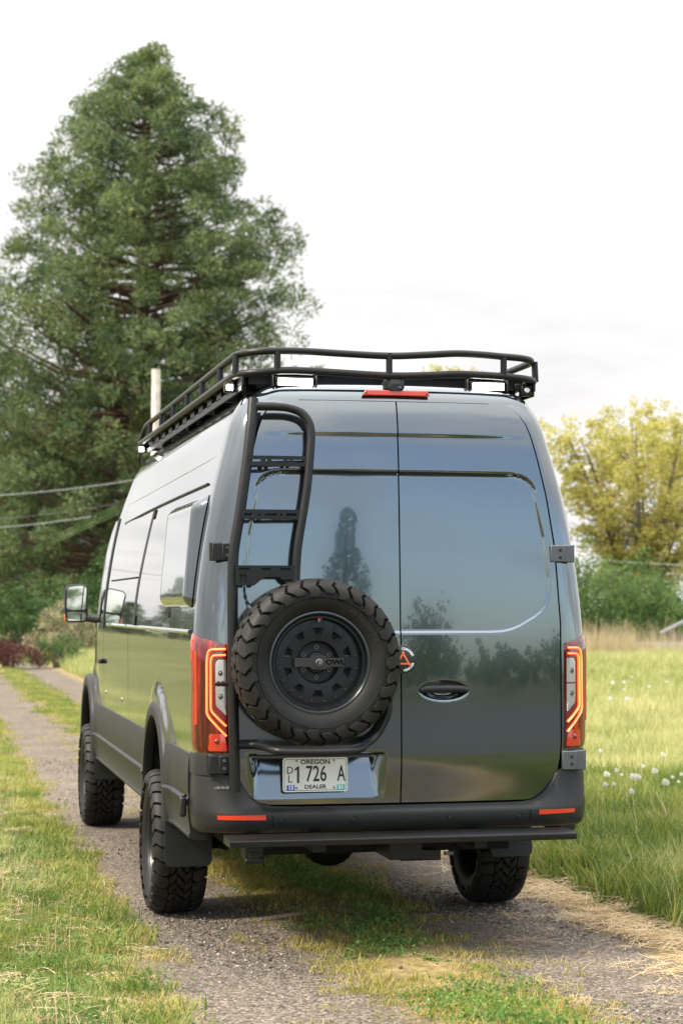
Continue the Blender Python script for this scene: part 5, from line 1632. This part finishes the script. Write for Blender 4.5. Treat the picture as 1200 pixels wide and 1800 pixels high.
def scatter(name, label, pts, scale, coll, nvar, rng, tilt=0.12, flatten=None):
    n = len(pts)
    me = bpy.data.meshes.new(name)
    me.vertices.add(n); me.vertices.foreach_set('co', np.ascontiguousarray(pts, np.float32).ravel())
    a = me.attributes.new('scl', 'FLOAT_VECTOR', 'POINT')
    sc3 = np.repeat(scale[:, None], 3, 1)
    if flatten is not None: sc3[:, 2] *= flatten
    a.data.foreach_set('vector', sc3.astype(np.float32).ravel())
    a = me.attributes.new('rot', 'FLOAT_VECTOR', 'POINT')
    rot = np.stack([rng.normal(size=n) * tilt, rng.normal(size=n) * tilt, rng.uniform(0, 2 * math.pi, n)], -1)
    a.data.foreach_set('vector', rot.astype(np.float32).ravel())
    a = me.attributes.new('idx', 'INT', 'POINT'); a.data.foreach_set('value', rng.integers(0, nvar, n).astype(np.int32))
    o = bpy.data.objects.new(name, me); COL.objects.link(o)
    ng = bpy.data.node_groups.new('scatter_' + name, 'GeometryNodeTree')
    ng.interface.new_socket('Geometry', in_out='INPUT', socket_type='NodeSocketGeometry')
    ng.interface.new_socket('Geometry', in_out='OUTPUT', socket_type='NodeSocketGeometry')
    gi = ng.nodes.new('NodeGroupInput'); go = ng.nodes.new('NodeGroupOutput')
    ip = ng.nodes.new('GeometryNodeInstanceOnPoints'); ci = ng.nodes.new('GeometryNodeCollectionInfo')
    ci.inputs['Collection'].default_value = coll
    ci.inputs['Separate Children'].default_value = True; ci.inputs['Reset Children'].default_value = True
    ip.inputs['Pick Instance'].default_value = True
    def na(nm, ty):
        q = ng.nodes.new('GeometryNodeInputNamedAttribute'); q.data_type = ty; q.inputs['Name'].default_value = nm
        return next(s_ for s_ in q.outputs if s_.enabled and s_.name == 'Attribute')
    ng.links.new(gi.outputs[0], ip.inputs['Points']); ng.links.new(ci.outputs[0], ip.inputs['Instance'])
    ng.links.new(na('idx', 'INT'), ip.inputs['Instance Index'])
    ng.links.new(na('rot', 'FLOAT_VECTOR'), ip.inputs['Rotation']); ng.links.new(na('scl', 'FLOAT_VECTOR'), ip.inputs['Scale'])
    ng.links.new(ip.outputs[0], go.inputs[0])
    md = o.modifiers.new('scatter', 'NODES'); md.node_group = ng
    tag(o, label, name.replace('_', ' '), kind='stuff')
    return o
def surf_z(x, y):
    return np.where(np.abs(x) < 1.42, 0.03 * np.exp(-(x / 0.32) ** 2) + np.clip((np.abs(x) - 1.2) * 0.05, 0, 1), ground_height(x, y) - 0.008)
def with_z(x, y): return np.stack([x, y, surf_z(x, y)], -1)
rg = np.random.default_rng(99)
c_lush = proto_collection('lush', [blades(40, 0.15, (0.08, 0.22), 0.0044, 0.6, 100 + i) for i in range(6)], 'grass_lush')
c_pale = proto_collection('pale', [blades(40, 0.17, (0.08, 0.24), 0.0036, 0.5, 120 + i) for i in range(6)], 'grass_pale')
c_short = proto_collection('short', [blades(54, 0.13, (0.03, 0.085), 0.0034, 0.6, 140 + i) for i in range(5)], 'grass_lush')
c_yel = proto_collection('yellow', [blades(40, 0.10, (0.018, 0.055), 0.0030, 0.6, 160 + i, 0.7) for i in range(5)], 'grass_yellow')
c_straw = proto_collection('straw', [flat_straw(34, 0.17, (0.08, 0.30), 0.0016, 180 + i) for i in range(5)], 'straw')
c_weed = proto_collection('weed', [rosette(10, (0.03, 0.085), 0.009, 200 + i, 0.45) for i in range(2)] + [clover(80, 0.15, 0.035, 0.017, 210 + i) for i in range(5)], 'weed_leaf')
c_reed = proto_collection('reed', [blades(16, 0.20, (0.5, 1.15), 0.006, 0.12, 220 + i, 0.12) for i in range(4)], 'reed')
c_stalk = proto_collection('stalk', [blades(5, 0.10, (0.28, 0.50), 0.0016, 0.25, 240 + i, 0.15) for i in range(4)], 'straw')

def region_left(n, x0, x1, y0, y1):
    return rg.uniform(x0, x1, n), rg.uniform(y0, y1, n)
def right_pts(n, y0, y1, x0=1.25, extra=1.6):
    y = rg.uniform(y0, y1, n); xm = -2.26 + 0.415 * (y + 9.25) + extra
    u_ = rg.random(n); x = x0 + (np.maximum(xm, x0 + 0.8) - x0) * u_
    wgt = (np.maximum(xm, x0 + 0.8) - x0); keep = rg.random(n) < wgt / wgt.max()
    return x[keep], y[keep]
# lush green grass: left verge, right edge
x, y = region_left(2300, -3.3, -1.20, -3.0, 20)
e = -1.42 + 0.13 * vnoise(x, y, 2.5, 1)
k = x < e; x, y = x[k], y[k]
k = vnoise(x, y, 1.6, 2) > 0.02; xa, ya_ = x[k], y[k]; xp, yp_ = x[~k], y[~k]
x2, y2 = right_pts(9500, -3.0, 14, 1.40, 1.4)
e = 1.52 + 0.16 * vnoise(x2, y2, 2.0, 3); k = x2 > e; x2, y2 = x2[k], y2[k]
k = (vnoise(x2, y2, 0.9, 4) - smooth(5, 13, y2) * 0.45 + 0.45 * smooth(3.2, 1.5, x2)) > -0.12
x3, y3 = x2[~k], y2[~k]; x2, y2 = x2[k], y2[k]
X1, Y1_ = np.concatenate([xa, x2]), np.concatenate([ya_, y2])
sc = rg.uniform(0.7, 1.25, len(X1)) * np.where(X1 > 0, 1.05, 0.42 + 0.26 * smooth(-1.5, -2.0, X1) * smooth(4, -1, Y1_))
scatter('lush_grass', 'lush green grass on the verges beside the track', with_z(X1, Y1_), sc, c_lush, 6, rg)
# paler taller meadow grass, thinning into larger clumps with distance
x4, y4 = right_pts(15000, 10, 52, 1.6, 3.0)
xl, yl = region_left(900, -3.4, -1.35, 8, 44)
X2, Y2 = np.concatenate([xp, x3, x4, xl]), np.concatenate([yp_, y3, y4, yl])
sc = rg.uniform(0.75, 1.25, len(X2)) * (1 + 0.75 * smooth(12, 40, Y2)) * np.where(X2 < 0, 0.36, 1.0)
scatter('meadow_grass', 'pale yellow-green meadow grass across the field', with_z(X2, Y2), sc, c_pale, 6, rg)
x5, y5 = right_pts(5200, 8, 50, 1.6, 3.0)
k = vnoise(x5, y5, 0.35, 5) > 0.12; x5, y5 = x5[k], y5[k]
scatter('field_grass', 'greener patches of grass in the field', with_z(x5, y5), rg.uniform(0.9, 1.5, len(x5)) * (1 + 0.4 * smooth(12, 40, y5)), c_lush, 6, rg)
# short turf fringe
x, y = region_left(2600, -1.62, -1.05, -3.0, 42)
d = np.abs(x + 1.34 + 0.10 * vnoise(x, y, 3.0, 6)); k = rg.random(len(x)) < np.exp(-(d / 0.13) ** 2); xs_, ys_ = x[k], y[k]
x, y = rg.uniform(-0.5, 0.5, 3200), rg.uniform(-3.2, 44, 3200)
c0 = 0.02 + 0.10 * vnoise(x * 0, y, 0.8, 8); d = np.abs(x - c0); k = (rg.random(len(x)) < np.exp(-(d / 0.24) ** 2) * (0.45 + 0.55 * smooth(-0.3, 0.4, vnoise(x, y, 2.2, 9)))) & (y > 3); xc, yc = x[k], y[k]
X3, Y3 = np.concatenate([xs_, xc]), np.concatenate([ys_, yc])
scatter('short_turf', 'short turf fringing the wheel ruts', with_z(X3, Y3), rg.uniform(0.6, 1.2, len(X3)), c_short, 5, rg)
# yellow mossy tufts creeping over the gravel
x, y = rg.uniform(-0.75, 0.75, 5200), rg.uniform(-3.2, 30, 5200)
y = np.where(rg.random(len(y)) < 0.55, rg.uniform(-3.2, 4, len(y)), y)
d = np.abs(np.abs(x) - 0.26); k = rg.random(len(x)) < np.exp(-(d / 0.20) ** 2) * (0.25 + 0.75 * smooth(-0.2, 0.35, vnoise(x, y, 3.2, 10))); xa, ya_ = x[k], y[k]
x, y = region_left(3000, -1.50, -0.95, -3.0, 40); d = np.abs(x + 1.24 + 0.10 * vnoise(x, y, 3.0, 6)); k = rg.random(len(x)) < np.exp(-(d / 0.12) ** 2) * (0.3 + 0.7 * smooth(-0.2, 0.3, vnoise(x, y, 4, 12))); xb, yb_ = x[k], y[k]
X4, Y4 = np.concatenate([xa, xb]), np.concatenate([ya_, yb_])
scatter('yellow_tufts', 'small yellowish tufts at the edges of the ruts', with_z(X4, Y4), rg.uniform(0.5, 1.15, len(X4)), c_yel, 5, rg)
# leafy weeds along the middle strip and on the left edge
x, y = rg.uniform(-0.5, 0.6, 2600), rg.uniform(-3.2, 9, 2600)
c0 = 0.03 + 0.06 * vnoise(x * 0, y, 0.9, 13); d = np.abs(x - c0); k = rg.random(len(x)) < np.exp(-(d / 0.19) ** 2) * smooth(-0.65, 0.20, vnoise(x, y, 2.4, 14)); xa, ya_ = x[k], y[k]
x, y = region_left(240, -2.1, -1.28, -3.0, 5)
X5, Y5 = np.concatenate([xa, x]), np.concatenate([ya_, y])
scatter('weeds', 'leafy green weeds along the middle of the track', with_z(X5, Y5), rg.uniform(0.55, 1.25, len(X5)), c_weed, 7, rg)
# straw along the right edge
x, y = rg.uniform(0.85, 1.9, 1000), rg.uniform(-3.2, 9, 1000)
d = np.abs(x - 1.36 - 0.06 * vnoise(x, y, 1.6, 15)); k = rg.random(len(x)) < np.exp(-(d / 0.20) ** 2); xa, ya_ = x[k], y[k]
xb, yb_ = np.concatenate([rg.uniform(-0.4, 1.3, 60), rg.uniform(-2.6, -1.2, 260)]), np.concatenate([rg.uniform(-3, 5, 60), rg.uniform(-3, 9, 260)])
scatter('dry_straw', 'dry straw lying along the right edge of the track', with_z(np.concatenate([xa, xb]), np.concatenate([ya_, yb_])), np.concatenate([rg.uniform(0.45, 0.95, len(xa)), rg.uniform(0.2, 0.5, 60), rg.uniform(0.35, 0.8, 260)]), c_straw, 5, rg, 0.05)
x, y = right_pts(420, -2, 20, 1.55, 1.5); xb, yb_ = region_left(40, -2.4, -1.5, -2.5, 8)
scatter('dry_stalks', 'thin dry seed stalks standing in the grass', with_z(np.concatenate([x, xb]), np.concatenate([y, yb_])), rg.uniform(0.7, 1.2, len(x) + 40) * np.concatenate([np.ones(len(x)), np.full(40, 0.7)]), c_stalk, 4, rg)
# dead reeds in front of the hedge
P = [at(px, D) for px, D in zip(rg.uniform(940, 1215, 420), rg.uniform(56, 64, 420))]; P = np.array(P)
k = ~((P[:, 0] > at(1100, 60)[0]) & (rg.random(len(P)) < 0.75)); P = P[k]
scatter('dead_reeds', 'tall dead grass stems below the hedge', with_z(P[:, 0], P[:, 1]), rg.uniform(0.7, 1.2, len(P)), c_reed, 4, rg)
# loose stones
m, nt, b = nmat('stone')
oi = N(nt, 'ShaderNodeObjectInfo')
r = ramp(nt, oi.outputs['Random'], [(0.0, (0.060, 0.050, 0.040)), (0.4, (0.112, 0.095, 0.077)), (0.75, (0.18, 0.155, 0.128)), (0.93, (0.36, 0.33, 0.30)), (1.0, (0.30, 0.20, 0.13))])
nt.links.new(r.outputs[0], b.inputs['Base Color']); b.inputs['Roughness'].default_value = 0.85
sts = []
for i in range(5):
    bm = bmesh.new(); bmesh.ops.create_icosphere(bm, subdivisions=1, radius=1)
    rr_ = random.Random(300 + i)
    for v in bm.verts:
        v.co *= rr_.uniform(0.65, 1.1); v.co.z *= 0.62
    me = bpy.data.meshes.new('stone'); bm.to_mesh(me); bm.free(); sts.append(me)
c_stone = proto_collection('stone', sts, 'stone')
x, y = rg.uniform(-1.35, 1.4, 42000), np.concatenate([rg.uniform(-3.4, 3.5, 30000), rg.uniform(3.5, 14, 12000)])
rut = np.exp(-((np.abs(x) - 0.78) / 0.38) ** 2); k = rg.random(len(x)) < rut; x, y = x[k], y[k]
sc = np.clip(rg.lognormal(-5.35, 0.42, len(x)), 0.0022, 0.013)
scatter('loose_gravel', 'loose gravel in the wheel ruts', with_z(x, y) + np.array([0, 0, 0.001]), sc, c_stone, 5, rg, 0.5)

# dandelion clocks
dand = [(1055, 1320), (1078, 1378), (1063, 1379), (1092, 1362), (1112, 1365), (1150, 1355), (1165, 1327), (1181, 1366), (1197, 1361), (1192, 1374), (1169, 1375), (1130, 1347), (1109, 1391), (1083, 1354), (1120, 1366), (1066, 1361), (1095, 1212), (1076, 1200), (1096, 1199), (1109, 1190), (1072, 1228), (1101, 1229), (1171, 1198), (1140, 1207), (1028, 1206)]
ORD = ('first', 'second', 'third', 'fourth', 'fifth', 'sixth', 'seventh', 'eighth', 'ninth', 'tenth', 'eleventh', 'twelfth', 'thirteenth', 'fourteenth', 'fifteenth', 'sixteenth')
def pix_ray(u, v):
    f = 3482; yw, pt_ = 0.2098, 0.0474
    Fv = Vector((math.sin(yw) * math.cos(pt_), math.cos(yw) * math.cos(pt_), math.sin(pt_))); Rv = Vector((math.cos(yw), -math.sin(yw), 0)); Uv = Rv.cross(Fv)
    return Fv + Rv * ((u - 600) / f) - Uv * ((v - 900) / f)
fl_rng = np.random.default_rng(5)
dd = fl_rng.normal(size=(150, 3)); dd /= np.linalg.norm(dd, axis=1, keepdims=True)
head_me = leaves_mesh('seed_head', dd * (0.021 * fl_rng.uniform(0.55, 1.05, 150))[:, None], 0.011, 0.5, fl_rng, dd, 0.3)
head_me.materials.append(MATS['dandelion_fluff'])
stem_mb = MB().tube([(0.02, 0.01, -0.30), (0.004, 0.004, -0.12), (0, 0, 0)], [0.0025, 0.0022, 0.0018], 5, caps=False)
stem_o = None
for i, (u_, v_) in enumerate(dand):
    d = pix_ray(u_, v_); zt = 0.36 + 0.08 * math.sin(i * 1.9 + i * i * 0.7)
    t = (zt - CAMP.z) / d.z; p = CAMP + d * t
    near = v_ > 1300
    rank = sorted(q[0] for q in dand if (q[1] > 1300) == near).index(u_)
    lab_ = '%s from the van of the %s white dandelion clocks in the field' % (ORD[rank], 'nearer' if near else 'small farther')
    th = tag(empty('dandelion_clock', (p.x, p.y, zt - 0.30)), lab_, 'dandelion', 'nearer dandelion clocks' if near else 'farther dandelion clocks')
    h = bpy.data.objects.new('seed_head', head_me); COL.objects.link(h); h.parent = th; h.location = (0, 0, 0.30)
    s_ = 0.9 + 0.32 * math.sin(i * 2.7 + i * i) + (0.25 if not near else 0); h.scale = (s_, s_, s_)
    if stem_o is None: stem_o = obj('stem', stem_mb, 'weed_leaf', th); so = stem_o
    else: so = copy_obj(stem_o, th)
    so.location = (0, 0, 0.30)
